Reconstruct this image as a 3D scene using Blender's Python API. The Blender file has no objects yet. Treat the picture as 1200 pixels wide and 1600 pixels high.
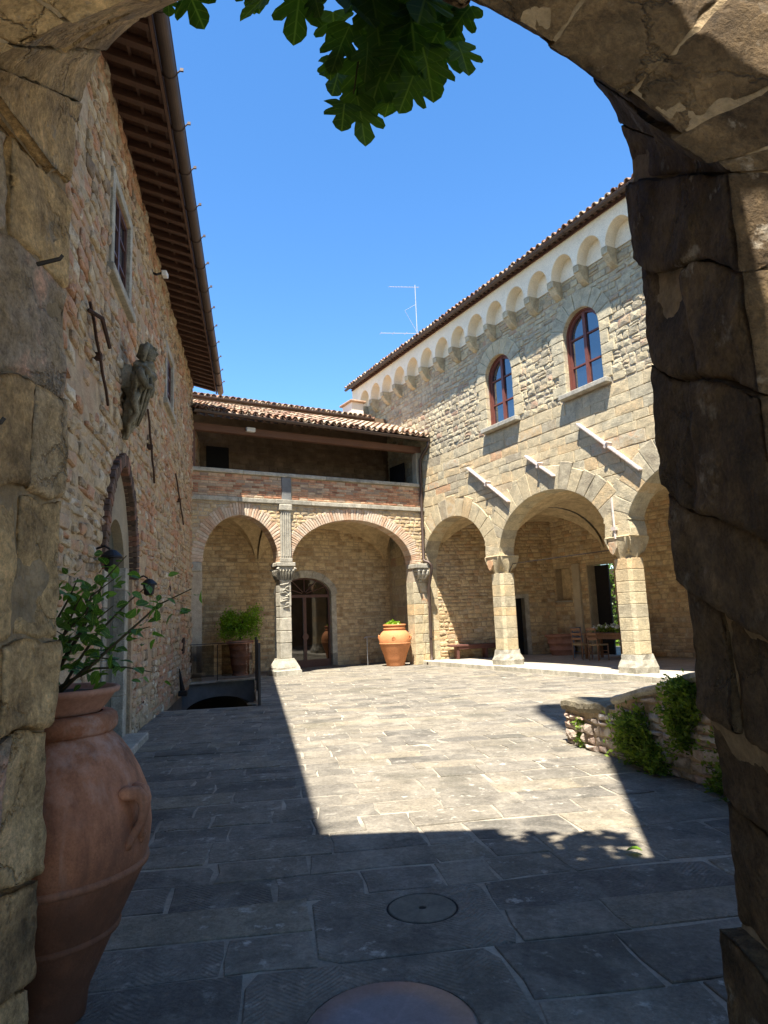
import bpy, math, random
from math import sin, cos, pi, sqrt, radians, atan2
from mathutils import Vector, Matrix, noise

rng = random.Random(7)
C = bpy.context.scene.collection
scene = bpy.context.scene

# ------------------------------------------------------------------ camera
F_PX, PITCH, ROLL, EYE = 1060.0, radians(8.85), radians(2.2), 1.6
fw = Vector((0, cos(PITCH), sin(PITCH)))
r0 = Vector((1, 0, 0)); u0 = Vector((0, -sin(PITCH), cos(PITCH)))
rt = cos(ROLL) * r0 - sin(ROLL) * u0
up = sin(ROLL) * r0 + cos(ROLL) * u0
EYEP = Vector((0, 0, EYE))
cam = bpy.data.cameras.new('camera')
cam.sensor_fit = 'VERTICAL'; cam.sensor_height = 36.0; cam.lens = F_PX / 1600 * 36
cam.clip_start = 0.05; cam.clip_end = 2000
co = bpy.data.objects.new('camera', cam); C.objects.link(co)
mw = Matrix.Identity(4)
for i, a in enumerate((rt, up, -fw)):
    for k in range(3): mw[k][i] = a[k]
mw.translation = EYEP
co.matrix_world = mw
scene.camera = co

# ------------------------------------------------------------------ light
SUN = Vector((0.09, 0.41, -1.0)).normalized()          # the way the light travels
w = bpy.data.worlds.new('World'); scene.world = w; w.use_nodes = True
nt = w.node_tree; nt.nodes.clear()
sky = nt.nodes.new('ShaderNodeTexSky'); sky.sky_type = 'NISHITA'; sky.sun_disc = False
sky.sun_elevation = math.asin(-SUN.z); sky.sun_rotation = atan2(-SUN.x, -SUN.y)
sky.air_density = 1.0; sky.dust_density = 0.0; sky.ozone_density = 1.8; sky.altitude = 1200
bg = nt.nodes.new('ShaderNodeBackground'); bg.inputs[1].default_value = 0.112
wo = nt.nodes.new('ShaderNodeOutputWorld')
hsv = nt.nodes.new('ShaderNodeHueSaturation'); hsv.inputs['Saturation'].default_value = 1.24
nt.links.new(sky.outputs[0], hsv.inputs['Color']); nt.links.new(hsv.outputs[0], bg.inputs[0]); nt.links.new(bg.outputs[0], wo.inputs[0])
sl = bpy.data.lights.new('sun', 'SUN'); sl.energy = 5.0; sl.angle = radians(0.53); sl.color = (1.0, 0.94, 0.84)
so = bpy.data.objects.new('sun', sl); C.objects.link(so)
so.rotation_euler = SUN.to_track_quat('-Z', 'Y').to_euler()
scene.view_settings.view_transform = 'Standard'; scene.view_settings.look = 'None'
scene.view_settings.gamma = 1.0; scene.view_settings.use_curve_mapping = False
scene.view_settings.exposure = 1.65
scene.render.engine = 'CYCLES'
scene.cycles.use_denoising = True
scene.cycles.max_bounces = 8; scene.cycles.diffuse_bounces = 5; scene.cycles.transparent_max_bounces = 12
scene.cycles.sample_clamp_indirect = 6.0

# ------------------------------------------------------------------ helpers
def H(s):
    s = s.lstrip('#'); c = [int(s[i:i + 2], 16) / 255 for i in (0, 2, 4)]
    return tuple((x / 12.92 if x <= 0.04045 else ((x + 0.055) / 1.055) ** 2.4) for x in c) + (1,)

def L3(r, g, b): return (r, g, b, 1)

def project(p):
    d = Vector(p) - EYEP; z = d.dot(fw)
    if z < 0.05: return None
    return 600 + F_PX * d.dot(rt) / z, 800 - F_PX * d.dot(up) / z

def seen(p):
    """rough: inside the frame and not behind the gate's jambs and arch"""
    q = project(p)
    if q is None or not (-20 < q[0] < 1220 and -20 < q[1] < 1620): return False
    if p[1] > 2.75:
        t = 2.6 / p[1]; x = p[0] * t; z = EYE + (p[2] - EYE) * t
        if x < -1.3 or x > 1.13: return False
        if z > 3.35 and (x + 0.075) ** 2 + (z - 3.35) ** 2 > 1.2 ** 2: return False
    return True

class MB:
    def __init__(s): s.v = []; s.f = []; s.t = []; s.m = []
    def add(s, vs, fs, tint=0.5, mi=0):
        o = len(s.v); s.v += [tuple(x) for x in vs]
        for f in fs:
            s.f.append(tuple(i + o for i in f)); s.t.append(tint); s.m.append(mi)
        return s
    def box(s, x0, x1, y0, y1, z0, z1, tint=0.5, mi=0):
        vs = [(x, y, z) for z in (z0, z1) for y in (y0, y1) for x in (x0, x1)]
        return s.add(vs, [(0, 2, 3, 1), (4, 5, 7, 6), (0, 1, 5, 4), (2, 6, 7, 3), (0, 4, 6, 2), (1, 3, 7, 5)], tint, mi)
    def bbox(s, x0, x1, y0, y1, z0, z1, c=0.01, tint=0.5, mi=0):
        """box with chamfered edges"""
        def ring(z, k): return [(x0 + c * k, y0 + c, z), (x0 + c, y0 + c * k, z), (x1 - c, y0 + c * k, z), (x1 - c * k, y0 + c, z),
                                (x1 - c * k, y1 - c, z), (x1 - c, y1 - c * k, z), (x0 + c, y1 - c * k, z), (x0 + c * k, y1 - c, z)]
        def inner(z): return [(x0 + c, y0 + c, z), (x0 + c, y0 + c, z), (x1 - c, y0 + c, z), (x1 - c, y0 + c, z), (x1 - c, y1 - c, z), (x1 - c, y1 - c, z), (x0 + c, y1 - c, z), (x0 + c, y1 - c, z)]
        vs = ring(z0 + c, 0) + ring(z1 - c, 0) + [(x0 + c, y0 + c, z0), (x1 - c, y0 + c, z0), (x1 - c, y1 - c, z0), (x0 + c, y1 - c, z0),
                                                 (x0 + c, y0 + c, z1), (x1 - c, y0 + c, z1), (x1 - c, y1 - c, z1), (x0 + c, y1 - c, z1)]
        fs = [(i, (i + 1) % 8, 8 + (i + 1) % 8, 8 + i) for i in range(8)]
        fs += [(19, 18, 17, 16), (20, 21, 22, 23)]
        for k, (a, b, p, q) in enumerate(((1, 2, 0, 1), (3, 4, 1, 2), (5, 6, 2, 3), (7, 0, 3, 0))):
            fs += [(b, a, 16 + p, 16 + q), (8 + a, 8 + b, 20 + q, 20 + p)]
        for k, (a, b) in enumerate(((0, 1), (2, 3), (4, 5), (6, 7))):
            fs += [(b, a, 16 + k), (8 + a, 8 + b, 20 + k)]
        return s.add(vs, fs, tint, mi)
    def tube(s, pts, r, n=8, tint=0.5, mi=0, cap=True):
        pts = [Vector(p) for p in pts]; rs = r if isinstance(r, (list, tuple)) else [r] * len(pts)
        vs = []; a = None
        for i, p in enumerate(pts):
            d = (pts[min(i + 1, len(pts) - 1)] - pts[max(i - 1, 0)]).normalized()
            if a is None:
                a = d.cross(Vector((0, 0, 1)) if abs(d.z) < 0.9 else Vector((1, 0, 0))).normalized()
            else:
                a = (a - d * a.dot(d)).normalized()
            b = d.cross(a)
            for k in range(n):
                t = 2 * pi * k / n
                vs.append(p + rs[i] * (cos(t) * a + sin(t) * b))
        fs = [(i * n + k, i * n + (k + 1) % n, (i + 1) * n + (k + 1) % n, (i + 1) * n + k) for i in range(len(pts) - 1) for k in range(n)]
        if cap: fs += [tuple(range(n - 1, -1, -1)), tuple((len(pts) - 1) * n + k for k in range(n))]
        return s.add(vs, fs, tint, mi)
    def lathe(s, prof, n=32, c=(0, 0, 0), tint=0.5, mi=0, wob=0.0, cap=True):
        vs = []
        for (r, z) in prof:
            for k in range(n):
                t = 2 * pi * k / n
                rr = r * (1 + wob * noise.noise(Vector((cos(t) * 1.3, sin(t) * 1.3, z * 2.0))))
                vs.append((c[0] + rr * cos(t), c[1] + rr * sin(t), c[2] + z))
        m = len(prof)
        fs = [(i * n + k, i * n + (k + 1) % n, (i + 1) * n + (k + 1) % n, (i + 1) * n + k) for i in range(m - 1) for k in range(n)]
        if cap: fs += [tuple(range(n - 1, -1, -1)), tuple((m - 1) * n + k for k in range(n))]
        return s.add(vs, fs, tint, mi)
    def mesh(s, name, mats, smooth=False):
        me = bpy.data.meshes.new(name); me.from_pydata(s.v, [], s.f)
        for m in (mats if isinstance(mats, (list, tuple)) else [mats]): me.materials.append(m)
        a = me.attributes.new('tint', 'FLOAT', 'FACE'); a.data.foreach_set('value', s.t)
        if any(s.m): me.polygons.foreach_set('material_index', s.m)
        if smooth: me.polygons.foreach_set('use_smooth', [True] * len(s.f))
        me.update()
        return me
    def build(s, name, mats, parent=None, M=None, smooth=False, kind=None):
        o = bpy.data.objects.new(name, s.mesh(name, mats, smooth)); C.objects.link(o)
        if parent: o.parent = parent
        if M is not None: o.matrix_basis = M
        if kind: o['kind'] = kind
        return o

def tag(o, label=None, cat=None, group=None, kind=None):
    for k, v in (('label', label), ('category', cat), ('group', group), ('kind', kind)):
        if v: o[k] = v
    return o

def thing(name, label, cat, M=None, group=None):
    o = bpy.data.objects.new(name, None); C.objects.link(o); o.empty_display_size = 0.2
    if M is not None: o.matrix_world = M
    return tag(o, label, cat, group)

def at(x, y, z=0, rz=0): return Matrix.Translation((x, y, z)) @ Matrix.Rotation(rz, 4, 'Z')

def frame(o, e):
    """x along the wall as seen from the courtyard, y into the wall, z up"""
    e = Vector((e[0], e[1], 0)).normalized(); yi = Vector((-e.y, e.x, 0))
    m = Matrix.Identity(4)
    for k in range(3): m[k][0] = e[k]; m[k][1] = yi[k]; m[k][2] = (0, 0, 1)[k]
    m.translation = Vector(o); return m

def copy_tree(o, parent=None):
    c = o.copy(); C.objects.link(c); c.parent = parent
    for ch in o.children: copy_tree(ch, c)
    return c

# ------------------------------------------------------------------ materials
def new_mat(name):
    m = bpy.data.materials.new(name); m.use_nodes = True
    n = m.node_tree; b = n.nodes['Principled BSDF']
    return m, n, b

def ramp(n, stops, interp='LINEAR'):
    r = n.nodes.new('ShaderNodeValToRGB'); cr = r.color_ramp; cr.interpolation = interp
    while len(cr.elements) < len(stops): cr.elements.new(0.5)
    for e, (p, c) in zip(cr.elements, stops): e.position = p; e.color = c
    return r

def tex(n, co, kind='Noise', **kw):
    t = n.nodes.new('ShaderNodeTex' + kind)
    for k, v in kw.items():
        if k in t.inputs: t.inputs[k].default_value = v
        else: setattr(t, k, v)
    n.links.new(co, t.inputs['Vector']); return t

def mix(n, fac, a, b, blend='MIX'):
    m = n.nodes.new('ShaderNodeMix'); m.data_type = 'RGBA'; m.blend_type = blend
    for s, v in ((0, fac), (6, a), (7, b)):
        if hasattr(v, 'is_output'): n.links.new(v, m.inputs[s])
        else: m.inputs[s].default_value = v
    return m.outputs[2]

def math_n(n, op, a, b=None, clamp=False):
    m = n.nodes.new('ShaderNodeMath'); m.operation = op; m.use_clamp = clamp
    for i, v in enumerate((a, b)):
        if v is None: continue
        if hasattr(v, 'is_output'): n.links.new(v, m.inputs[i])
        else: m.inputs[i].default_value = v
    return m.outputs[0]

def maprange(n, v, a, b, c=0.0, d=1.0):
    m = n.nodes.new('ShaderNodeMapRange'); m.clamp = True
    n.links.new(v, m.inputs[0])
    for i, x in enumerate((a, b, c, d)): m.inputs[i + 1].default_value = x
    return m.outputs[0]

def stone_mat(name, stops, scale=3.0, rough=0.9, bump=0.6, bdist=0.02, var=0.45, stain=None, stain_at=(0.52, 0.7), stain_scale=0.7,
              speck=None, speck_at=(0.62, 0.68), speck_scale=9.0, grain=40.0, chisel=False, spec=0.25, pits=True, mottle=0.0, cracks=0.0, stain_amt=0.85):
    m, n, b = new_mat(name)
    co = n.nodes.new('ShaderNodeTexCoord').outputs['Object']
    at_ = n.nodes.new('ShaderNodeAttribute'); at_.attribute_name = 'tint'; tint = at_.outputs['Fac']
    nz = tex(n, co, Scale=scale, Detail=6.0, Roughness=0.62)
    pos = math_n(n, 'ADD', tint, math_n(n, 'MULTIPLY', math_n(n, 'SUBTRACT', nz.outputs['Fac'], 0.5), 0.5), True)
    col = ramp(n, stops); n.links.new(pos, col.inputs[0]); c = col.outputs[0]
    g = tex(n, co, Scale=grain, Detail=4.0, Roughness=0.7)
    k = math_n(n, 'ADD', maprange(n, nz.outputs['Fac'], 0.25, 0.75, 1 - var, 1 + var * 0.6), maprange(n, g.outputs['Fac'], 0.3, 0.7, -0.18, 0.18))
    cc = n.nodes.new('ShaderNodeCombineColor')
    for i in range(3): n.links.new(k, cc.inputs[i])
    c = mix(n, 1.0, c, cc.outputs[0], 'MULTIPLY')
    if stain:
        s = tex(n, co, Scale=stain_scale, Detail=5.0, Roughness=0.6, Distortion=0.6)
        c = mix(n, maprange(n, s.outputs['Fac'], stain_at[0], stain_at[1], 0, stain_amt), c, stain)
    if speck:
        s = tex(n, co, Scale=speck_scale, Detail=5.0, Roughness=0.65)
        s2 = tex(n, co, Scale=0.9, Detail=2.0)
        f = math_n(n, 'MULTIPLY', maprange(n, s.outputs['Fac'], speck_at[0], speck_at[1], 0, 0.85), maprange(n, s2.outputs['Fac'], 0.42, 0.6, 0.1, 1.0))
        c = mix(n, f, c, speck)
    ck = None
    if mottle:
        a_ = tex(n, co, Scale=17.0, Detail=8.0, Roughness=0.75, Distortion=0.4)
        b_ = tex(n, co, Scale=46.0, Detail=6.0, Roughness=0.8)
        f_ = math_n(n, 'ADD', maprange(n, a_.outputs['Fac'], .3, .7, 1 - mottle, 1 + mottle * .7), maprange(n, b_.outputs['Fac'], .35, .65, -mottle * .55, mottle * .5))
        c3 = n.nodes.new('ShaderNodeCombineColor')
        for i in range(3): n.links.new(f_, c3.inputs[i])
        c = mix(n, 1.0, c, c3.outputs[0], 'MULTIPLY')
    if cracks:
        dn = tex(n, co, Scale=3.0, Detail=5.0, Roughness=.7)
        mx = n.nodes.new('ShaderNodeMix'); mx.data_type = 'VECTOR'; mx.inputs[0].default_value = .22
        n.links.new(co, mx.inputs[4]); n.links.new(dn.outputs['Color'], mx.inputs[5])
        vr = n.nodes.new('ShaderNodeTexVoronoi'); vr.feature = 'DISTANCE_TO_EDGE'; vr.inputs['Scale'].default_value = 3.4; n.links.new(mx.outputs[1], vr.inputs['Vector'])
        m1 = tex(n, co, Scale=1.7, Detail=2.0)
        ck = math_n(n, 'MULTIPLY', maprange(n, vr.outputs['Distance'], 0.0, 0.028, 1, 0), maprange(n, m1.outputs['Fac'], .46, .58, 0, 1))
        c = mix(n, math_n(n, 'MULTIPLY', ck, cracks), c, (.045, .035, .024, 1))
    n.links.new(c, b.inputs['Base Color'])
    if chisel:       # dark damp stains and moss along some slabs
        d1 = tex(n, co, Scale=.8, Detail=7.0, Roughness=.68); d2 = tex(n, co, Scale=30.0, Detail=3.0)
        c = mix(n, math_n(n, 'MULTIPLY', maprange(n, d1.outputs['Fac'], .52, .66, 0, .7), maprange(n, d2.outputs['Fac'], .35, .6, .35, 1)), c, (.085, .08, .058, 1))
        n.links.new(c, b.inputs['Base Color'])
    b.inputs['Roughness'].default_value = rough; b.inputs['Specular IOR Level'].default_value = spec
    hgt = math_n(n, 'ADD', nz.outputs['Fac'], math_n(n, 'MULTIPLY', g.outputs['Fac'], 0.35))
    if pits:
        vo = tex(n, co, 'Voronoi', Scale=grain * 0.35)
        hgt = math_n(n, 'ADD', hgt, maprange(n, vo.outputs['Distance'], 0.0, 0.35, -0.25, 0.0))
    if ck is not None: hgt = math_n(n, 'SUBTRACT', hgt, math_n(n, 'MULTIPLY', ck, .7))
    if mottle: hgt = math_n(n, 'ADD', hgt, math_n(n, 'MULTIPLY', a_.outputs['Fac'], .6))
    if chisel:
        sx = n.nodes.new('ShaderNodeSeparateXYZ'); n.links.new(co, sx.inputs[0])
        fr = math_n(n, 'PINGPONG', math_n(n, 'ADD', sx.outputs[0], math_n(n, 'MULTIPLY', tint, 7.0)), 0.17)
        wob = math_n(n, 'MULTIPLY', nz.outputs['Fac'], 0.11)
        q = math_n(n, 'ADD', math_n(n, 'ADD', sx.outputs[2], wob), math_n(n, 'MULTIPLY', fr, 0.9))
        wv = math_n(n, 'SINE', math_n(n, 'MULTIPLY', q, 2 * pi / 0.034))
        rot = math_n(n, 'FRACT', math_n(n, 'MULTIPLY', tint, 7.31))
        msk = math_n(n, 'MULTIPLY', maprange(n, rot, 0.55, 0.57, 0, 1), maprange(n, nz.outputs['Fac'], 0.42, 0.6, 0.0, 1))
        hgt = math_n(n, 'ADD', hgt, math_n(n, 'MULTIPLY', math_n(n, 'MULTIPLY', wv, msk), 0.20))
    bp = n.nodes.new('ShaderNodeBump'); bp.inputs['Strength'].default_value = bump; bp.inputs['Distance'].default_value = bdist
    n.links.new(hgt, bp.inputs['Height']); n.links.new(bp.outputs[0], b.inputs['Normal'])
    return m

def plain(name, col, rough=0.6, metal=0.0, var=0.25, scale=6.0, bump=0.15, bdist=0.01, spec=0.4, col2=None, ior=None):
    m, n, b = new_mat(name)
    co = n.nodes.new('ShaderNodeTexCoord').outputs['Object']
    nz = tex(n, co, Scale=scale, Detail=6.0, Roughness=0.65)
    c2 = col2 or tuple(x * (1 - var) for x in col[:3]) + (1,)
    r = ramp(n, [(0.3, c2), (0.7, tuple(min(1, x * (1 + var * 0.4)) for x in col[:3]) + (1,))])
    n.links.new(nz.outputs['Fac'], r.inputs[0]); n.links.new(r.outputs[0], b.inputs['Base Color'])
    b.inputs['Roughness'].default_value = rough; b.inputs['Metallic'].default_value = metal
    b.inputs['Specular IOR Level'].default_value = spec
    if ior: b.inputs['IOR'].default_value = ior
    if bump:
        bp = n.nodes.new('ShaderNodeBump'); bp.inputs['Strength'].default_value = bump; bp.inputs['Distance'].default_value = bdist
        n.links.new(nz.outputs['Fac'], bp.inputs['Height']); n.links.new(bp.outputs[0], b.inputs['Normal'])
    return m

def wood(name, a, bcol, scale=(2, 30, 30), rough=0.7):
    m, n, b = new_mat(name)
    co = n.nodes.new('ShaderNodeTexCoord').outputs['Object']
    mp = n.nodes.new('ShaderNodeMapping'); mp.inputs['Scale'].default_value = scale; n.links.new(co, mp.inputs[0])
    nz = tex(n, mp.outputs[0], Scale=1.0, Detail=6.0, Roughness=0.7)
    r = ramp(n, [(0.3, a), (0.7, bcol)]); n.links.new(nz.outputs['Fac'], r.inputs[0]); n.links.new(r.outputs[0], b.inputs['Base Color'])
    b.inputs['Roughness'].default_value = rough
    bp = n.nodes.new('ShaderNodeBump'); bp.inputs['Strength'].default_value = 0.4; bp.inputs['Distance'].default_value = 0.005
    n.links.new(nz.outputs['Fac'], bp.inputs['Height']); n.links.new(bp.outputs[0], b.inputs['Normal'])
    return m

def leaf_mat(name, a, bcol, trans=0.35, rough=0.45):
    m, n, b = new_mat(name)
    at_ = n.nodes.new('ShaderNodeAttribute'); at_.attribute_name = 'tint'
    co = n.nodes.new('ShaderNodeTexCoord').outputs['Object']
    nz = tex(n, co, Scale=9.0, Detail=3.0)
    f = math_n(n, 'ADD', at_.outputs['Fac'], math_n(n, 'MULTIPLY', math_n(n, 'SUBTRACT', nz.outputs['Fac'], 0.5), 0.6), True)
    r = ramp(n, [(0.1, a), (0.9, bcol)]); n.links.new(f, r.inputs[0])
    lc = r.outputs[0]
    if name in ('fig_leaf', 'rose_leaf'):
        sx = n.nodes.new('ShaderNodeSeparateXYZ'); n.links.new(co, sx.inputs[0]); ax = math_n(n, 'ABSOLUTE', sx.outputs[0])
        rib = maprange(n, ax, .010, .028, 1, 0)
        pp_ = math_n(n, 'PINGPONG', math_n(n, 'SUBTRACT', sx.outputs[1], math_n(n, 'MULTIPLY', ax, .85)), .11)
        vein = maprange(n, pp_, .004, .016, .65, 0)
        lc = mix(n, math_n(n, 'MAXIMUM', rib, vein), lc, (bcol[0] * 2.0, bcol[1] * 1.55, bcol[2] * 2.2, 1))
    n.links.new(lc, b.inputs['Base Color']); b.inputs['Roughness'].default_value = rough
    tr = n.nodes.new('ShaderNodeBsdfTranslucent')
    tc = mix(n, 1.0, lc, (1.6, 1.5, 0.5, 1), 'MULTIPLY'); n.links.new(tc, tr.inputs[0])
    ms = n.nodes.new('ShaderNodeMixShader'); ms.inputs[0].default_value = trans
    n.links.new(b.outputs[0], ms.inputs[1]); n.links.new(tr.outputs[0], ms.inputs[2])
    n.links.new(ms.outputs[0], n.nodes['Material Output'].inputs[0])
    return m

M = {}
M['ashlar'] = stone_mat('sandstone_ashlar', [(0.0, L3(.38, .32, .22)), (0.25, L3(.47, .41, .28)), (0.45, L3(.55, .455, .285)), (0.62, L3(.53, .435, .27)), (0.80, L3(.58, .42, .23)), (0.92, L3(.50, .44, .31)), (1.0, L3(.52, .32, .18))],
                        scale=4.0, bump=0.9, bdist=0.02, var=0.3, stain=L3(.50, .32, .15), stain_at=(0.58, 0.8), stain_scale=0.55, stain_amt=.5, mottle=.2)
M['rubble'] = stone_mat('sandstone_rubble', [(0.0, L3(.34, .285, .19)), (0.3, L3(.45, .385, .26)), (0.6, L3(.53, .45, .295)), (0.8, L3(.50, .41, .25)), (0.95, L3(.44, .34, .22)), (1.0, L3(.40, .26, .17))],
                        scale=7.0, bump=0.9, bdist=0.025, var=0.35)
M['mortar'] = stone_mat('lime_mortar', [(0.0, L3(0.389, 0.317, 0.230)), (1.0, L3(0.497, 0.406, 0.285))], scale=5.0, bump=0.7, bdist=0.015, var=0.3)
M['mortar_dark'] = stone_mat('earthy_mortar', [(0.0, L3(.34, .26, .155)), (1.0, L3(.46, .36, .22))], scale=5.0, bump=0.7, bdist=0.015, var=0.3)
M['mixed'] = stone_mat('mixed_stone_brick', [(0.0, L3(.22, .16, .105)), (0.18, L3(.42, .33, .21)), (0.38, L3(.48, .37, .23)), (0.52, L3(.40, .31, .21)), (0.68, L3(.45, .30, .18)), (0.78, L3(.44, .245, .145)), (0.88, L3(.45, .26, .16)), (0.94, L3(.38, .31, .22)), (1.0, L3(.54, .46, .34))],
                       scale=6.0, bump=1.0, bdist=0.03, var=0.4, speck=L3(.52, .46, .36), speck_at=(0.58, 0.66), speck_scale=5.0)
M['wall_rubble'] = stone_mat('pinkish_rubble', [(0.0, L3(.24, .19, .15)), (0.3, L3(.42, .34, .27)), (0.6, L3(.50, .40, .32)), (0.8, L3(.44, .28, .21)), (1.0, L3(.56, .50, .42))], scale=8.0, bump=1.0, bdist=0.03, var=0.4)
M['coping'] = stone_mat('mossy_coping', [(0.0, L3(.16, .135, .09)), (1.0, L3(.30, .26, .18))], scale=9.0, bump=1.0, bdist=0.03, var=0.5)
M['mossy'] = stone_mat('mossy_carved_stone', [(0.0, L3(.14, .125, .085)), (0.6, L3(.24, .215, .15)), (1.0, L3(.40, .37, .30))], scale=7.0, bump=1.0, bdist=0.03, var=0.5, stain=L3(.09, .08, .05), stain_at=(.5, .7), stain_scale=3.0)
M['mortar_left'] = stone_mat('pale_mortar', [(0.0, L3(.38, .28, .175)), (1.0, L3(.50, .39, .255))], scale=5.0, bump=1.0, bdist=0.03, var=0.4, stain=L3(.36, .20, .12), stain_at=(0.5, 0.7), stain_scale=0.6)
M['portico'] = stone_mat('portico_stone', [(0.0, L3(0.374, 0.257, 0.138)), (0.35, L3(0.528, 0.399, 0.228)), (0.65, L3(0.605, 0.467, 0.270)), (0.85, L3(0.506, 0.331, 0.174)), (1.0, L3(0.462, 0.376, 0.252))], scale=5.0, bump=0.8, bdist=0.02, var=0.35)
M['brick'] = stone_mat('old_brick', [(0.0, L3(.30, .14, .085)), (0.3, L3(.52, .26, .145)), (0.5, L3(.58, .35, .21)), (0.7, L3(.60, .43, .28)), (0.85, L3(.50, .38, .26)), (1.0, L3(.28, .19, .14))], scale=7.0, bump=0.6, bdist=0.01, var=0.35)
M['pale_brick'] = stone_mat('lime_washed_brick', [(0.0, L3(.52, .33, .21)), (0.4, L3(.60, .44, .31)), (0.7, L3(.64, .51, .38)), (1.0, L3(.56, .46, .34))], scale=7.0, bump=0.6, bdist=0.01, var=0.3)
M['carved'] = stone_mat('carved_grey_stone', [(0.0, L3(.26, .24, .19)), (0.5, L3(.38, .35, .28)), (1.0, L3(.46, .42, .33))], scale=5.0, bump=0.6, bdist=0.015, var=0.4, stain=L3(.22, .2, .15), stain_at=(0.55, 0.75), stain_scale=1.5)
M['plaster'] = stone_mat('cream_plaster', [(0.0, L3(.74, .66, .51)), (1.0, L3(.82, .74, .59))], scale=2.0, bump=0.2, bdist=0.01, var=0.12, pits=False)
M['plaster_tan'] = stone_mat('tan_plaster', [(0.0, L3(.40, .33, .22)), (1.0, L3(.50, .42, .29))], scale=1.6, bump=0.3, bdist=0.01, var=0.25, stain=L3(.30, .24, .16), stain_at=(0.5, 0.75), stain_scale=0.8, pits=False)
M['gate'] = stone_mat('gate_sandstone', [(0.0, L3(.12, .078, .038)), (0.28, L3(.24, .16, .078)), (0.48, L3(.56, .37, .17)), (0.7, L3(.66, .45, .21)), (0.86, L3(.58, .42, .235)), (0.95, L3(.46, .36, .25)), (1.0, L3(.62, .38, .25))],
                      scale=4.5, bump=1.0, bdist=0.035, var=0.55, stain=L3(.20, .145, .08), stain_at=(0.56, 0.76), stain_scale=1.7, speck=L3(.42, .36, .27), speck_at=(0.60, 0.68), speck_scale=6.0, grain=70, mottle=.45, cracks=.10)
M['paving'] = stone_mat('grey_flagstone', [(0.0, L3(.135, .123, .103)), (0.35, L3(.19, .17, .138)), (0.6, L3(.22, .194, .152)), (0.85, L3(.24, .208, .158)), (1.0, L3(.26, .224, .162))],
                        scale=2.6, bump=1.0, bdist=0.018, var=0.45, stain=L3(.30, .268, .212), stain_at=(0.5, 0.72), stain_scale=2.4, speck=L3(.46, .43, .36), speck_at=(0.585, 0.655), speck_scale=8.0, chisel=True, rough=0.85, grain=45, mottle=.28)
M['gate_mortar'] = stone_mat('gate_mortar', [(0.0, L3(.24, .17, .09)), (1.0, L3(.40, .30, .175))], scale=7.0, bump=1.0, bdist=0.03, var=0.5)
M['floor'] = stone_mat('arcade_floor_stone', [(0.0, L3(.30, .27, .22)), (1.0, L3(.38, .34, .27))], scale=2.0, bump=0.3, bdist=0.006, var=0.25)
M['joint'] = stone_mat('paving_joint', [(0.0, L3(.22, .195, .155)), (1.0, L3(.42, .37, .285))], scale=1.6, bump=0.8, bdist=0.012, var=0.65)
M['terracotta'] = stone_mat('orange_terracotta', [(0.0, L3(.52, .20, .075)), (1.0, L3(.60, .26, .11))], scale=3.0, bump=0.15, bdist=0.006, var=0.2, rough=0.75, pits=False)
M['old_terra'] = stone_mat('weathered_terracotta', [(0.0, L3(.14, .056, .036)), (0.5, L3(.22, .09, .058)), (1.0, L3(.28, .125, .085))], scale=2.5, bump=0.35, bdist=0.006, var=0.5, rough=0.72,
                           stain=L3(.065, .032, .022), stain_at=(0.46, 0.7), stain_scale=2.0, speck=L3(.30, .18, .14), speck_at=(0.6, 0.75), speck_scale=3.5, grain=90)
def jar_mat():
    m = stone_mat('weathered_terracotta', [(0.0, L3(.28, .112, .054)), (0.5, L3(.42, .175, .088)), (1.0, L3(.50, .235, .13))], scale=2.5, bump=0.5, bdist=0.008, var=0.45, rough=0.78,
                  stain=L3(.075, .036, .024), stain_at=(0.47, 0.68), stain_scale=1.8, speck=L3(.36, .24, .19), speck_at=(0.56, 0.74), speck_scale=4.0, grain=110)
    n = m.node_tree; b = n.nodes['Principled BSDF']; src = b.inputs['Base Color'].links[0].from_socket
    co = n.nodes.new('ShaderNodeTexCoord').outputs['Object']
    mp = n.nodes.new('ShaderNodeMapping'); mp.inputs['Scale'].default_value = (11, 11, 1.1); n.links.new(co, mp.inputs[0])
    st = tex(n, mp.outputs[0], Scale=1.0, Detail=5.0, Roughness=0.6)
    c = mix(n, maprange(n, st.outputs['Fac'], .48, .68, 0, .75), src, L3(.12, .055, .034))
    c = mix(n, maprange(n, st.outputs['Fac'], .42, .28, 0, .45), c, L3(.52, .33, .24))
    sx = n.nodes.new('ShaderNodeSeparateXYZ'); n.links.new(co, sx.inputs[0])
    bl = tex(n, co, Scale=5.0, Detail=7.0, Roughness=.7)
    zz = math_n(n, 'ADD', sx.outputs[2], math_n(n, 'MULTIPLY', math_n(n, 'SUBTRACT', st.outputs['Fac'], .5), .35))
    damp = math_n(n, 'MULTIPLY', maprange(n, zz, .66, .52, 0, 1), maprange(n, bl.outputs['Fac'], .28, .55, .45, .92))
    c = mix(n, damp, c, L3(.10, .045, .025))
    lime = math_n(n, 'MULTIPLY', maprange(n, zz, .8, 1.15, 0, 1), maprange(n, bl.outputs['Fac'], .52, .66, 0, .55))
    c = mix(n, lime, c, L3(.50, .36, .29))
    n.links.new(c, b.inputs['Base Color']); return m
M['old_terra'] = jar_mat()
M['pot_terra'] = stone_mat('pot_terracotta', [(0.0, L3(.34, .16, .10)), (1.0, L3(.42, .215, .14))], scale=4.0, bump=0.2, bdist=0.006, var=0.35, rough=0.8, pits=False)
M['tympanum'] = stone_mat('grey_tan_plaster', [(0.0, L3(.27, .225, .155)), (1.0, L3(.35, .295, .205))], scale=1.6, bump=.3, bdist=.01, var=.3, stain=L3(.20, .165, .115), stain_at=(.48, .7), stain_scale=1.4, pits=False)
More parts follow.
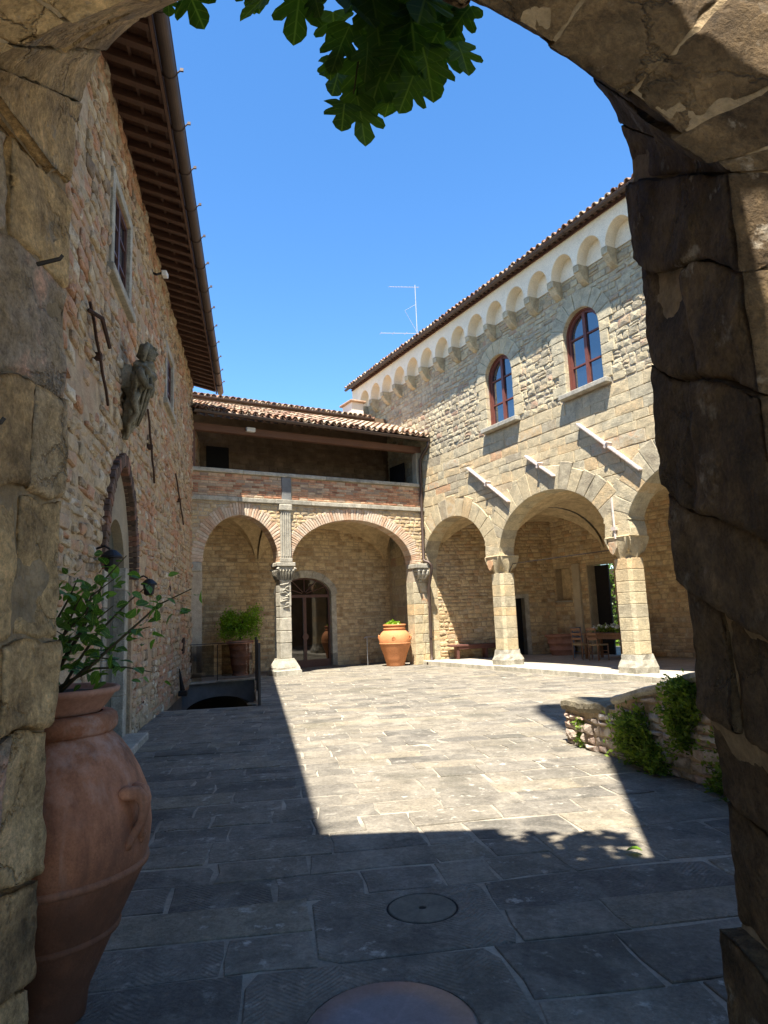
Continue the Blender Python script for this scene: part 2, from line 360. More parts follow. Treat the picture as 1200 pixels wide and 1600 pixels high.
M['upper'] = stone_mat('dark_upper_plaster', [(0.0, L3(.15, .10, .06)), (1.0, L3(.23, .155, .095))], scale=3, bump=.6, bdist=.015, var=.35)
M['rooftile'] = stone_mat('roof_tile', [(0.0, L3(.24, .13, .085)), (0.3, L3(.40, .235, .15)), (0.6, L3(.48, .34, .22)), (0.8, L3(.52, .42, .29)), (1.0, L3(.34, .26, .2))], scale=6.0, bump=0.4, bdist=0.01, var=0.45, stain=L3(.2, .16, .11), stain_at=(0.58, 0.75), stain_scale=3.0)
M['rafter'] = wood('dark_rafter', L3(.065, .032, .02), L3(.125, .062, .038), (4, 4, 30))
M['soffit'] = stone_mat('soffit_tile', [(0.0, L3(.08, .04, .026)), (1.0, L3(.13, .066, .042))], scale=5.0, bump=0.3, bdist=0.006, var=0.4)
M['beam'] = wood('timber_beam', L3(.10, .045, .025), L3(.17, .078, .042), (2, 25, 25))
M['bench'] = wood('bench_wood', L3(.07, .025, .017), L3(.13, .045, .03), (25, 2, 25))
M['chairwood'] = wood('chair_wood', L3(.16, .075, .035), L3(.26, .13, .065), (20, 20, 3))
M['bluewood'] = wood('blue_paint', L3(.04, .075, .12), L3(.07, .12, .18), (20, 20, 3))
M['straw'] = plain('straw_seat', L3(.36, .25, .12), 0.9, scale=40, bump=0.5)
M['gutter'] = plain('brown_gutter', L3(.085, .058, .045), 0.5, 0.3, scale=3.0, spec=0.4)
M['winframe'] = plain('red_brown_paint', L3(.17, .055, .038), 0.5, scale=8)
M['doorframe'] = plain('dark_brown_paint', L3(.10, .045, .032), 0.45, scale=8)
M['doorwood'] = wood('old_door_wood', L3(.05, .05, .036), L3(.085, .085, .062), (25, 25, 2))
M['iron'] = plain('black_iron', L3(.022, .02, .02), 0.55, 0.3, scale=12)
M['rust'] = plain('rusty_iron', L3(.065, .036, .025), 0.85, 0.2, scale=14, bump=0.4)
M['whitepaint'] = plain('white_metal', L3(.74, .73, .69), 0.5, scale=8, var=0.1)
M['bar'] = plain('pale_tie_bar', L3(.62, .52, .45), 0.75, scale=12, var=0.3, bump=0.4)
M['aerial'] = plain('dull_aluminium', L3(.40, .41, .43), .6, bump=0)
M['steel'] = plain('steel', L3(.42, .42, .43), 0.3, 0.9, scale=12, bump=0)
M['concrete'] = plain('grey_concrete', L3(.20, .20, .19), 0.85, scale=2.5, var=0.3)
M['soil'] = plain('soil', L3(.05, .035, .022), 0.95, scale=25, bump=1.0, bdist=0.03)
M['lid'] = stone_mat('lid_stone', [(0.0, L3(.13, .12, .095)), (1.0, L3(.18, .162, .125))], scale=6, bump=0.5, bdist=0.008, var=0.3)
M['disc'] = stone_mat('worn_disc', [(0.0, L3(.125, .115, .125)), (1.0, L3(.165, .15, .16))], scale=2.2, bump=.12, bdist=.004, var=.3, rough=.42, spec=.5, speck=L3(.30, .27, .25), speck_at=(.62, .7), speck_scale=16, mottle=.15, pits=False)
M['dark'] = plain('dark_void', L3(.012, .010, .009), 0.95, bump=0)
M['fig'] = leaf_mat('fig_leaf', L3(.026, .070, .012), L3(.06, .14, .022), 0.45, 0.6)
M['rose'] = leaf_mat('rose_leaf', L3(.035, .095, .014), L3(.10, .22, .03), 0.4, 0.6)
M['lemon'] = leaf_mat('lemon_leaf', L3(.10, .20, .014), L3(.24, .42, .03), 0.4)
M['herb'] = leaf_mat('wall_herb', L3(.07, .135, .016), L3(.22, .31, .045), 0.42, 0.75)
M['hedge'] = leaf_mat('hedge_leaf', L3(.05, .11, .012), L3(.14, .24, .03), 0.4)
M['stem'] = plain('green_brown_stem', L3(.055, .045, .02), 0.8, scale=20)
M['bark'] = plain('bark', L3(.10, .075, .05), 0.9, scale=18, bump=0.5)
M['petal'] = plain('white_petal', L3(.72, .72, .66), 0.7, var=0.15, scale=20)
M['pink'] = plain('pink_petal', L3(.42, .10, .22), 0.6, var=0.3, scale=20)

def glass(name, tint, gl=0.12):
    m = bpy.data.materials.new(name); m.use_nodes = True; n = m.node_tree; n.nodes.clear()
    t = n.nodes.new('ShaderNodeBsdfTransparent'); t.inputs[0].default_value = tint
    g = n.nodes.new('ShaderNodeBsdfGlossy'); g.inputs['Roughness'].default_value = 0.02
    fr = n.nodes.new('ShaderNodeFresnel'); fr.inputs[0].default_value = 1.5
    ms = n.nodes.new('ShaderNodeMixShader'); o = n.nodes.new('ShaderNodeOutputMaterial')
    n.links.new(fr.outputs[0], ms.inputs[0]); n.links.new(t.outputs[0], ms.inputs[1]); n.links.new(g.outputs[0], ms.inputs[2])
    n.links.new(ms.outputs[0], o.inputs[0]); return m
M['smoked'] = glass('smoked_glass', (0.62, 0.60, 0.58, 1))

def pane_mat(name, base, ior, rough=0.03):
    m, n, b = new_mat(name)
    b.inputs['Base Color'].default_value = base; b.inputs['Roughness'].default_value = rough; b.inputs['IOR'].default_value = ior
    co = n.nodes.new('ShaderNodeTexCoord').outputs['Object']
    nz = tex(n, co, Scale=1.3, Detail=1.0)
    bp = n.nodes.new('ShaderNodeBump'); bp.inputs['Strength'].default_value = 0.05; bp.inputs['Distance'].default_value = 0.02
    n.links.new(nz.outputs['Fac'], bp.inputs['Height']); n.links.new(bp.outputs[0], b.inputs['Normal'])
    return m
M['pane'] = pane_mat('window_pane', L3(.012, .018, .028), 2.7)
M['doorpane'] = pane_mat('door_pane', L3(.010, .007, .005), 1.75)

# ------------------------------------------------------------------ masonry
def poly_from_quad(q, joint, jit, cut=0.0, mids=True):
    cx = sum(p[0] for p in q) / 4; cy = sum(p[1] for p in q) / 4
    q = [(p[0] + (joint / 2 if p[0] < cx else -joint / 2), p[1] + (joint / 2 if p[1] < cy else -joint / 2)) for p in q]
    out = []
    for i in range(4):
        a, b = q[i], q[(i + 1) % 4]
        j = lambda: rng.uniform(-jit, jit)
        if cut:
            for t in (cut * rng.uniform(0.4, 1.3), 1 - cut * rng.uniform(0.4, 1.3)):
                out.append((a[0] + (b[0] - a[0]) * t + j(), a[1] + (b[1] - a[1]) * t + j()))
        else:
            out.append((a[0] + j(), a[1] + j()))
            if mids:
                t = rng.uniform(0.35, 0.65)
                out.append((a[0] + (b[0] - a[0]) * t + j(), a[1] + (b[1] - a[1]) * t + j()))
    return out

def block(mb, poly, proud, back=0.005, ch=0.012, bulge=0.006, tint=None, tilt=0.0):
    """one stone: its outline stands proud of the wall plane y=0 (outward is -y)"""
    n = len(poly); cx = sum(p[0] for p in poly) / n; cy = sum(p[1] for p in poly) / n
    tu, tv = rng.uniform(-tilt, tilt), rng.uniform(-tilt, tilt)
    vs = [(p[0], back, p[1]) for p in poly]
    vs += [(p[0], -proud + ch - tu * (p[0] - cx) - tv * (p[1] - cy), p[1]) for p in poly]
    for p in poly:
        d = sqrt((p[0] - cx) ** 2 + (p[1] - cy) ** 2) or 1; k = max(0.3, 1 - ch * 1.4 / d)
        vs.append((cx + (p[0] - cx) * k, -proud + rng.uniform(-0.3, 0.3) * bulge - tu * (p[0] - cx) - tv * (p[1] - cy), cy + (p[1] - cy) * k))
    vs.append((cx + rng.uniform(-.1, .1) * 0.1, -proud - bulge * rng.uniform(0.3, 1.3), cy))
    fs = []
    for i in range(n):
        k = (i + 1) % n
        fs += [(i, k, n + k, n + i), (n + i, n + k, 2 * n + k, 2 * n + i), (2 * n + i, 2 * n + k, 3 * n)]
    mb.add(vs, fs, rng.random() if tint is None else tint)

class Pool:
    """pieces of one kind on one thing: those that show largest become parts, the rest one part of kind stuff"""
    def __init__(s, parent, name, mat, frm, limit=300, local=None):
        s.p = parent; s.n = name; s.mat = mat; s.fr = frm; s.lim = limit; s.items = []; s.local = local
    def block(s, poly, proud, **kw):
        mb = MB(); block(mb, poly, proud, **kw)
        n = len(poly); cu = sum(p[0] for p in poly) / n; cv = sum(p[1] for p in poly) / n
        s.put(mb, (cu, -proud, cv), [(p[0], -proud, p[1]) for p in poly])
    def put(s, mb, centre, outline):
        a = 0.0; c = s.fr @ Vector(centre)
        if seen(c):
            q = [project(s.fr @ Vector(o)) for o in outline]
            if all(q):
                a = abs(sum(q[i][0] * q[(i + 1) % len(q)][1] - q[(i + 1) % len(q)][0] * q[i][1] for i in range(len(q)))) / 2
        s.items.append((a, len(s.items), mb))
    def finish(s, rest_name):
        s.items.sort(key=lambda t: -t[0])
        for a, _, mb in s.items[:s.lim]:
            if a < 25: break
            mb.build(s.n, s.mat, s.p, s.local)
        k = next((i for i, t in enumerate(s.items[:s.lim]) if t[0] < 25), min(s.lim, len(s.items)))
        rest = MB()
        for a, _, mb in s.items[k:]:
            o = len(rest.v); rest.v += mb.v; rest.f += [tuple(i + o for i in f) for f in mb.f]; rest.t += mb.t; rest.m += mb.m
        if rest.v: rest.build(rest_name, s.mat, s.p, s.local, kind='stuff')

class Hole:
    def __init__(s, c, hw, lo, spring, rise, ring=0.0, pointed=False):
        s.c = c; s.hw = hw; s.lo = lo; s.sp = spring; s.ri = rise; s.ring = ring; s.pt = pointed
        s.u0 = c - hw; s.u1 = c + hw
    def hi(s, u, g=0.0):
        x = min(1.0, abs(u - s.c) / (s.hw + g))
        if s.pt: return s.sp + (s.ri + g) * sqrt(max(0, (1.25 ** 2 - (x + 0.25) ** 2))) / sqrt(1.25 ** 2 - 0.25 ** 2)
        return s.sp + (s.ri + g) * sqrt(max(0, 1 - x * x)) if s.ri else s.sp + g
    def block_at(s, va, vb, g):
        """the interval of u that stones of the row va..vb leave free"""
        if vb < s.lo - g * 0.4 or va > s.sp + s.ri + g: return None
        v = max(va, s.sp)
        hw = s.hw + g
        if s.pt:
            k = (v - s.sp) / (s.ri + g) * sqrt(1.25 ** 2 - 0.25 ** 2) if s.ri else 0
            x = sqrt(max(0, 1.25 ** 2 - k * k)) - 0.25; 
            if x <= 0: return None
            return s.c - hw * x, s.c + hw * x
        k = (v - s.sp) / (s.ri + g) if s.ri else 0
        if k >= 1: return None
        x = hw * sqrt(1 - k * k)
        return s.c - x, s.c + x

def wall_mesh(mb, U0, U1, V0, V1, holes, y0, y1, tint=0.5, ends=True, top=None):
    """a wall y0..y1 thick with arched or square holes right through it"""
    us = {U0, U1}
    for h in holes:
        us |= {max(U0, min(U1, h.u0)), max(U0, min(U1, h.u1))}
        if h.ri:
            for k in range(1, 24): us.add(max(U0, min(U1, h.c - h.hw * cos(pi * k / 24))))
    if top:
        for x in (.15, .3): us.add(max(U0, min(U1, x)))
    us = sorted(us); vt = top or (lambda u: V1)
    def quad(a, b, c, d): mb.add([a, b, c, d], [(0, 1, 2, 3)], tint)
    for a, b in zip(us, us[1:]):
        if b - a < 1e-5: continue
        mid = (a + b) / 2
        cov = sorted([h for h in holes if h.u0 < mid < h.u1], key=lambda h: h.lo)
        la, lb = V0, V0
        for h in cov:
            if h.lo > V0 + 1e-4:
                for y in (y0, y1): quad((a, y, la), (b, y, lb), (b, y, h.lo), (a, y, h.lo))
                quad((a, y0, h.lo), (b, y0, h.lo), (b, y1, h.lo), (a, y1, h.lo))
            la, lb = h.hi(a), h.hi(b)
            quad((a, y0, la), (b, y0, lb), (b, y1, lb), (a, y1, la))
        for y in (y0, y1): quad((a, y, la), (b, y, lb), (b, y, vt(b)), (a, y, vt(a)))
        quad((a, y0, vt(a)), (b, y0, vt(b)), (b, y1, vt(b)), (a, y1, vt(a)))
    for h in holes:
        for u in (h.u0, h.u1):
            if any(o is not h and (abs(o.u0 - u) < 1e-4 or abs(o.u1 - u) < 1e-4) for o in holes): continue
            if U0 < u < U1: quad((u, y0, h.lo), (u, y1, h.lo), (u, y1, h.hi(u)), (u, y0, h.hi(u)))
    if ends:
        for u in (U0, U1): quad((u, y0, V0), (u, y1, V0), (u, y1, vt(u)), (u, y0, vt(u)))

def lay(pool, U0, U1, V0, V1, hh, ww, holes=(), gap=0.0, joint=0.012, jit=0.006, cut=0.0, proud=(0.01, 0.03), ch=0.012, bulge=0.008, skip=None, tilt=0.02, tintf=None, sag=0.0, split=0.0):
    """rows of stones between U0..U1, V0..V1, keeping clear of the holes"""
    v = V0
    while v < V1 - 0.02:
        h = min(rng.uniform(*hh), V1 - v)
        if V1 - v - h < hh[0] * 0.5: h = V1 - v
        cuts = []
        for ho in holes:
            g = ho.ring * 0.55 if ho.ring else gap
            r = ho.block_at(v, v + h, g)
            if r: cuts.append(r)
        cuts.sort(); spans = []; a = U0
        for c0, c1 in cuts:
            if c0 > a: spans.append((a, min(c0, U1)))
            a = max(a, c1)
        if a < U1: spans.append((a, U1))
        for s0, s1 in spans:
            u = s0
            if s1 - s0 < 0.05: continue
            while u < s1 - 0.01:
                wd = rng.uniform(*ww)
                if s1 - u - wd < ww[0] * 0.6: wd = s1 - u
                cu, cv = u + wd / 2, v + h / 2
                if not (skip and skip(cu, cv)):
                    dv = (sag * noise.noise(Vector((u * 0.6, v * 3, 1.7))), sag * noise.noise(Vector(((u + wd) * 0.6, v * 3, 1.7))))
                    parts = [(u, u + wd, v, v + h)]
                    if split and rng.random() < split and h > 0.14:
                        m_ = v + h * rng.uniform(0.4, 0.6); parts = [(u, u + wd, v, m_), (u, u + wd, m_, v + h)]
                    for (a0, a1, b0, b1) in parts:
                        q = [(a0, b0 + dv[0]), (a1, b0 + dv[1]), (a1, b1 + dv[1]), (a0, b1 + dv[0])]
                        pool.block(poly_from_quad(q, joint, jit, cut), rng.uniform(*proud), ch=ch, bulge=bulge, tilt=tilt, tint=(tintf(cu, cv) if tintf else None))
                u += wd
        v += h

def ring(pool, h, t, n, proud=0.035, depth=0.2, joint=0.01, jit=0.006, tj=0.05, a0=0.0, a1=pi, inset=0.008, tintf=None, bulge=0.004, ch=0.01):
    """the radial stones of an arch"""
    for k in range(n):
        b0, b1 = a0 + (a1 - a0) * k / n, a0 + (a1 - a0) * (k + 1) / n
        tt = t + rng.uniform(-tj, tj)
        def P(a, e):
            if h.pt:
                s_ = -cos(a); x = abs(s_)
                z = h.sp + (h.ri + e) * sqrt(max(0, 1.25 ** 2 - (x + 0.25) ** 2)) / sqrt(1.25 ** 2 - 0.25 ** 2)
                return h.c + (h.hw + e) * s_, z
            return h.c - (h.hw + e) * cos(a), h.sp + (h.ri + e) * sin(a)
        g = joint / 2 / (h.hw + t / 2)
        A, B, Cc, D = P(b0 + g, -inset), P(b1 - g, -inset), P(b1 - g, tt), P(b0 + g, tt)
        j = lambda: rng.uniform(-jit, jit)
        mid = P((b0 + b1) / 2, -inset); mo = P((b0 + b1) / 2, tt)
        poly = [A, mid, B, ((B[0] + Cc[0]) / 2 + j(), (B[1] + Cc[1]) / 2 + j()), (Cc[0] + j(), Cc[1] + j()), (mo[0] + j(), mo[1] + j()), (D[0] + j(), D[1] + j()), ((A[0] + D[0]) / 2 + j(), (A[1] + D[1]) / 2 + j())]
        pool.block(poly, proud + rng.uniform(-0.006, 0.006), back=depth, ch=ch, bulge=bulge, tilt=0.0, tint=tintf() if tintf else None)

def vault(mb, c, hw, spring, rise, y0, y1, hz=0.0, n=20, side_spring=None):
    """a groin vault over one bay"""
    yc, hd = (y0 + y1) / 2, (y1 - y0) / 2
    vs = []
    for i in range(n + 1):
        for j in range(n + 1):
            u = c - hw * cos(pi * i / n); y = yc - hd * cos(pi * j / n)
            a = rise * sqrt(max(0, 1 - ((u - c) / hw) ** 2)); b = rise * sqrt(max(0, 1 - ((y - yc) / hd) ** 2))
            z = spring + max(a, b) + hz + 0.12 * min(a, b) / rise
            vs.append((u, y, z))
    fs = [(i * (n + 1) + j, (i + 1) * (n + 1) + j, (i + 1) * (n + 1) + j + 1, i * (n + 1) + j + 1) for i in range(n) for j in range(n)]
    mb.add(vs, fs, 0.5)

FG = frame((-3.1, 20.75, 0), (sin(radians(59.5)), cos(radians(59.5))))
FL = frame((-3.75, 9.89, 0), (-sin(radians(10.8)), cos(radians(10.8))))
FR = frame((1.389, 23.394, 0), (sin(radians(28.6)), -cos(radians(28.6))))

# ================================================================== GROUND
PIT = [(-4.46, 13.30), (-2.62, 13.62), (-3.86, 19.75), (-5.62, 18.78)]      # the sunken stair well
def in_poly(x, y, poly, grow=0.0):
    s = 0; n = len(poly)
    for i in range(n):
        (x0, y0), (x1, y1) = poly[i], poly[(i + 1) % n]
        l = sqrt((x1 - x0) ** 2 + (y1 - y0) ** 2)
        if ((x1 - x0) * (y - y0) - (y1 - y0) * (x - x0)) / l < -grow: return False
    return True

g = MB(); B = 260
out = [(-B, -B), (B, -B), (B, B), (-B, B)]
for i in range(4):
    k = (i + 1) % 4
    g.add([(*out[i], 0), (*out[k], 0), (*PIT[k], 0), (*PIT[i], 0)], [(0, 1, 2, 3)], 0.5)
ground = g.build('ground', M['joint'], kind='structure')

A9 = radians(9)
FP = Matrix(((cos(A9), 0, -sin(A9), 0), (sin(A9), 0, cos(A9), 0), (0, -1, 0, 0), (0, 0, 0, 1)))
def inv(Fm, p): return Fm.inverted() @ Vector(p)
FRi, FGi, FLi = FR.inverted(), FG.inverted(), FL.inverted()
slabs = Pool(ground, 'paving_stone', M['paving'], FP, 300, FP)
def slab_skip(u, v):
    p = FP @ Vector((u, 0, v))
    if in_poly(p.x, p.y, PIT, 0.22): return True
    q = FRi @ p
    if q.y > -0.1 and q.x > -6: return True
    if (FLi @ p).y > 0.25: return True
    if (FGi @ p).y > 2.8: return True
    return False
DX, DZ = 0.415, 2.92            # the polished disc
LX, LZ = 0.76, 3.98             # the round lid
hd = Hole(DX, 0.60, 2.44, 3.47, 0); hl = Hole(LX - 0.10, 0.51, 3.47, 4.26, 0)
pk = dict(joint=0.018, jit=0.017, proud=(0.002, 0.010), ch=0.004, bulge=0.004, skip=slab_skip, tilt=0.010, sag=0.09, tintf=lambda u, v: min(1, max(0, rng.gauss(.5, .27))))
lay(slabs, -9, 15, 0.2, 2.44, (0.42, 0.62), (0.55, 1.1), **pk)
pk['sag'] = 0.0
lay(slabs, -9, 15, 2.44, 3.47, (0.46, 0.56), (0.5, 1.0), holes=[hd], **pk)
lay(slabs, -9, 15, 3.47, 4.26, (0.36, 0.42), (0.5, 1.0), holes=[hl], **pk)
pk['sag'] = 0.06
lay(slabs, -9, 15, 4.26, 9.5, (0.28, 0.46), (0.34, 0.88), **pk)
pk['joint'] = 0.02
lay(slabs, -9, 15, 9.5, 29.5, (0.28, 0.44), (0.35, 0.85), **pk)

def slab_hole(pool, x0, x1, z0, z1, cx, cz, r, proud, tint):
    n = 40; mb = MB(); vs = []; j = 0.011
    for k in range(n):
        t = 2 * pi * k / n; c_, s_ = cos(t), sin(t)
        d = min((x1 - j - cx) / c_ if c_ > 1e-6 else ((x0 + j - cx) / c_ if c_ < -1e-6 else 9), (z1 - j - cz) / s_ if s_ > 1e-6 else ((z0 + j - cz) / s_ if s_ < -1e-6 else 9))
        w_ = 0.006 * noise.noise(Vector((k * 0.7, cx, 0)))
        vs += [(cx + r * c_, 0.005, cz + r * s_), (cx + r * c_, -proud + .003, cz + r * s_), (cx + (r + .008) * c_, -proud, cz + (r + .008) * s_), (cx + (d - .008) * c_, -proud, cz + (d - .008 + w_) * s_), (cx + d * c_, -proud + .006, cz + d * s_), (cx + d * c_, .005, cz + d * s_)]
    fs = [(6 * k + a, 6 * ((k + 1) % n) + a, 6 * ((k + 1) % n) + a + 1, 6 * k + a + 1) for k in range(n) for a in range(5)]
    mb.add(vs, fs, tint)
    pool.put(mb, (cx, -proud, cz), [(x0, -proud, z0), (x1, -proud, z0), (x1, -proud, z1), (x0, -proud, z1)])
slab_hole(slabs, DX - 0.60, DX + 0.60, 2.44, 3.47, DX, DZ, 0.348, 0.009, 0.40)
slab_hole(slabs, LX - 0.61, LX + 0.41, 3.47, 4.26, LX, LZ, 0.200, 0.009, 0.38)
slabs.finish('paving_far')

p = FP @ Vector((LX, -0.002, LZ))
o = thing('manhole_cover', 'round grey stone lid with a small centre hole, set in a big flagstone', 'manhole cover', at(p.x, p.y, 0.0))
mb = MB(); mb.lathe([(0.187, 0.0), (0.187, 0.006), (0.182, 0.0095), (0.026, 0.0095), (0.022, 0.007), (0.0215, 0.0)], 48, wob=0.01)
mb.build('lid', M['lid'], o)
MB().lathe([(.1875, .0015), (.202, .0015), (.202, .0035), (.1875, .0035)], 48, cap=False).build('lid_groove', M['dark'], o)
MB().lathe([(0.0, 0.0), (0.0212, 0.0), (0.0212, 0.004), (0.0, 0.004)], 16, cap=False).build('lifting_hole', M['dark'], o)
p = FP @ Vector((DX, 0, DZ))
o = MB().lathe([(0.0, 0.0), (0.335, 0.0), (0.335, 0.008), (0.331, 0.0105), (0.20, 0.0115), (0.0, 0.012)], 64, cap=False).build('cover_plate', M['disc'], None, at(p.x, p.y, 0.002), smooth=True)
tag(o, 'smooth purplish round plate set flush in the flagstones at the foot of the gateway', 'cover plate')

# the stair well
sw = thing('stair_well', 'sunken stair well with a grey concrete front and a dark arched opening', 'stair well', at(PIT[3][0], PIT[3][1], 0, atan2(PIT[2][1] - PIT[3][1], PIT[2][0] - PIT[3][0])))
wl = sqrt((PIT[2][0] - PIT[3][0]) ** 2 + (PIT[2][1] - PIT[3][1]) ** 2)
ho = Hole(wl / 2, wl / 2 - 0.03, -2.4, -0.82, 0.45)
mb = MB(); wall_mesh(mb, 0, wl, -2.4, 0.012, [ho], 0.0, 0.5)
mb.build('front_wall', M['concrete'], sw)
MB().box(-0.2, wl + 0.2, -0.10, 0.32, 0.013, 0.05).build('coping_slab', M['carved'], sw)
MB().box(-0.1, wl + 0.1, 0.9, 1.0, -2.4, -0.05).build('dark_back', M['dark'], sw)
inv_sw = sw.matrix_world.inverted()
for i, j in ((0, 1), (1, 2), (3, 0)):
    a, b = PIT[i], PIT[j]
    v = [inv_sw @ Vector((x, y, z)) for (x, y, z) in ((a[0], a[1], -0.002), (b[0], b[1], -0.002), (b[0], b[1], -2.4), (a[0], a[1], -2.4))]
    MB().add(v, [(0, 1, 2, 3)]).build('side_wall', M['concrete'], sw)
v = [inv_sw @ Vector((x, y, -2.39)) for (x, y) in PIT]
MB().add(v, [(0, 1, 2, 3)]).build('well_floor', M['concrete'], sw)

bal = thing('glass_balustrade', 'smoked glass balustrade with dark posts around the stair well', 'balustrade', sw.matrix_world.copy())
for a, b in ((0.10, 0.88), (1.10, wl - 0.02)):
    MB().box(a, b, 0.10, 0.112, 0.16, 1.02).build('glass_panel', M['smoked'], bal)
MB().tube([(0.98, 0.106, 0.05), (0.98, 0.106, 1.02)], 0.014).build('post', M['iron'], bal)
MB().tube([(0.03, 0.106, 1.06), (wl, 0.106, 1.06)], 0.012, 6).build('top_rail', M['iron'], bal)
qa, qb = inv_sw @ Vector((PIT[1][0] + .05, PIT[1][1], 0)), inv_sw @ Vector((PIT[2][0] + .05, PIT[2][1], 0))
dv = (qb - qa).normalized(); nn = Vector((-dv.y, dv.x, 0)) * 0.008
for t0, t1 in ((0.15, 2.9), (3.1, 5.9)):
    a, b = qa + dv * t0, qa + dv * t1
    MB().add([a - nn + Vector((0, 0, .08)), b - nn + Vector((0, 0, .08)), b - nn + Vector((0, 0, 1.08)), a - nn + Vector((0, 0, 1.08)), a + nn + Vector((0, 0, .08)), b + nn + Vector((0, 0, .08)), b + nn + Vector((0, 0, 1.08)), a + nn + Vector((0, 0, 1.08))],
             [(0, 1, 2, 3), (7, 6, 5, 4), (0, 4, 5, 1), (3, 2, 6, 7), (0, 3, 7, 4), (1, 5, 6, 2)]).build('glass_panel', M['smoked'], bal)
for t in (0.0, 3.0, 6.0):
    a = qa + dv * t
    MB().box(a.x - .022, a.x + .022, a.y - .03, a.y + .03, 0.0, 1.20).build('post', M['iron'], bal)

# ================================================================== RIGHT BUILDING
rb = thing('right_building', 'tall sandstone wing with arcade, arched red windows and a cream corbelled eave', 'building', FR)
A1, A2, A3 = Hole(1.72, 1.83, -0.1, 3.25, 1.52, 0.62), Hole(6.19, 2.10, -0.1, 3.25, 1.55, 0.66), Hole(10.93, 2.10, -0.1, 3.25, 1.55, 0.66)
W1, W2 = Hole(4.57, 0.63, 7.12, 8.62, 0.62, 0.44), Hole(7.95, 0.63, 7.12, 8.62, 0.62, 0.46)
P1, P2, P3 = Hole(3.82, .27, -.1, 3.27, 0), Hole(8.56, .27, -.1, 3.27, 0), Hole(13.315, .285, -.1, 3.27, 0)
mb = MB(); wall_mesh(mb, -4.6, 13.6, -0.1, 11.0, [A1, A2, A3, W1, W2, P1, P2, P3], 0.0, 0.5)
mb.build('wall', M['mortar'], rb)
ST = Pool(rb, 'stone', M['ashlar'], FR, 300)
for h, n in ((A1, 15), (A2, 19), (A3, 19)):
    ring(ST, h, h.ring, n, proud=0.045, depth=0.495, tj=0.07, tintf=lambda: min(1, max(0, rng.gauss(0.4, 0.2))))
for h in (W1, W2):
    ring(ST, h, h.ring, 9, proud=0.045, depth=0.12, tj=0.03, tintf=lambda: rng.uniform(0.2, 0.5))
    for s in (-1, 1):
        z = 7.14
        while z < 8.55:
            hh = min(rng.uniform(0.24, 0.36), 8.62 - z); wd = rng.uniform(0.25, 0.52)
            a, b = (h.c + h.hw - .006, h.c + h.hw + wd) if s > 0 else (h.c - h.hw - wd, h.c - h.hw + .006)
            ST.block(poly_from_quad([(a, z), (b, z), (b, z + hh), (a, z + hh)], 0.01, 0.004), 0.045, back=0.11, tint=rng.uniform(.2, .6)); z += hh
lay(ST, -0.05, 13.6, 0.12, 6.95, (0.20, 0.34), (0.38, 0.95), holes=[A1, A2, A3, P1, P2, P3], joint=0.010, jit=0.006, proud=(0.014, 0.026), ch=.008, bulge=0.007, split=0.06, sag=0.03, tilt=.008,
    tintf=lambda u, v: min(1, max(0, rng.gauss(0.50, 0.23))))
RU = Pool(rb, 'rubble_stone', M['rubble'], FR, 300)
lay(RU, -4.6, 13.6, 6.95, 10.14, (0.12, 0.22), (0.16, 0.42), holes=[W1, W2], joint=0.022, jit=0.015, cut=0.13, proud=(0.008, 0.030), bulge=0.014, ch=0.012, split=0.15, sag=0.06, tilt=0.045)
lay(RU, -4.6, -0.05, 0.0, 6.95, (0.2, 0.34), (0.4, 0.9), joint=0.02, proud=(0.002, 0.012))
RU.finish('small_rubble')

# little corbelled arches under the eave
cs = [9.23 - 0.945 * k for k in range(-4, 15)]
prof = [(0.0, 9.70), (-0.10, 9.74), (-0.20, 9.82), (-0.28, 9.94), (-0.30, 9.99), (-0.34, 10.0), (-0.345, 10.17), (0.0, 10.17)]
for i, u in enumerate(cs):
    mb = MB(); n = len(prof); hwid = 0.10 + rng.uniform(-.010, .012)
    mb.add([(u + s * hwid, y, z) for s in (-1, 1) for (y, z) in prof], [(k, (k + 1) % n, n + (k + 1) % n, n + k) for k in range(n)] + [tuple(range(n)), tuple(range(2 * n - 1, n - 1, -1))], rng.uniform(.2, .7))
    mb.build('corbel', M['rubble'], rb)
hs = [Hole((a + b) / 2, 0.40 + rng.uniform(-.008, .008), 10.17, 10.171, 0.52) for a, b in zip(cs[1:], cs)]
mb = MB(); wall_mesh(mb, -4.62, 13.6, 10.171, 11.0, hs, -0.36, -0.03)
mb.build('arched_frieze', M['plaster'], rb)
MB().box(-4.61, 13.6, -0.036, -0.002, 10.16, 10.99).build('frieze_backing', M['plaster'], rb)
MB().box(-4.62, 13.6, -0.40, 0.3, 11.0, 11.06).build('eave_moulding', M['soffit'], rb)
mb = MB()
for k in range(96): mb.box(-4.55 + k * .19, -4.55 + k * .19 + .07, -0.60, -0.3, 11.061, 11.13)
mb.build('eave_rafters', M['rafter'], rb, kind='stuff')
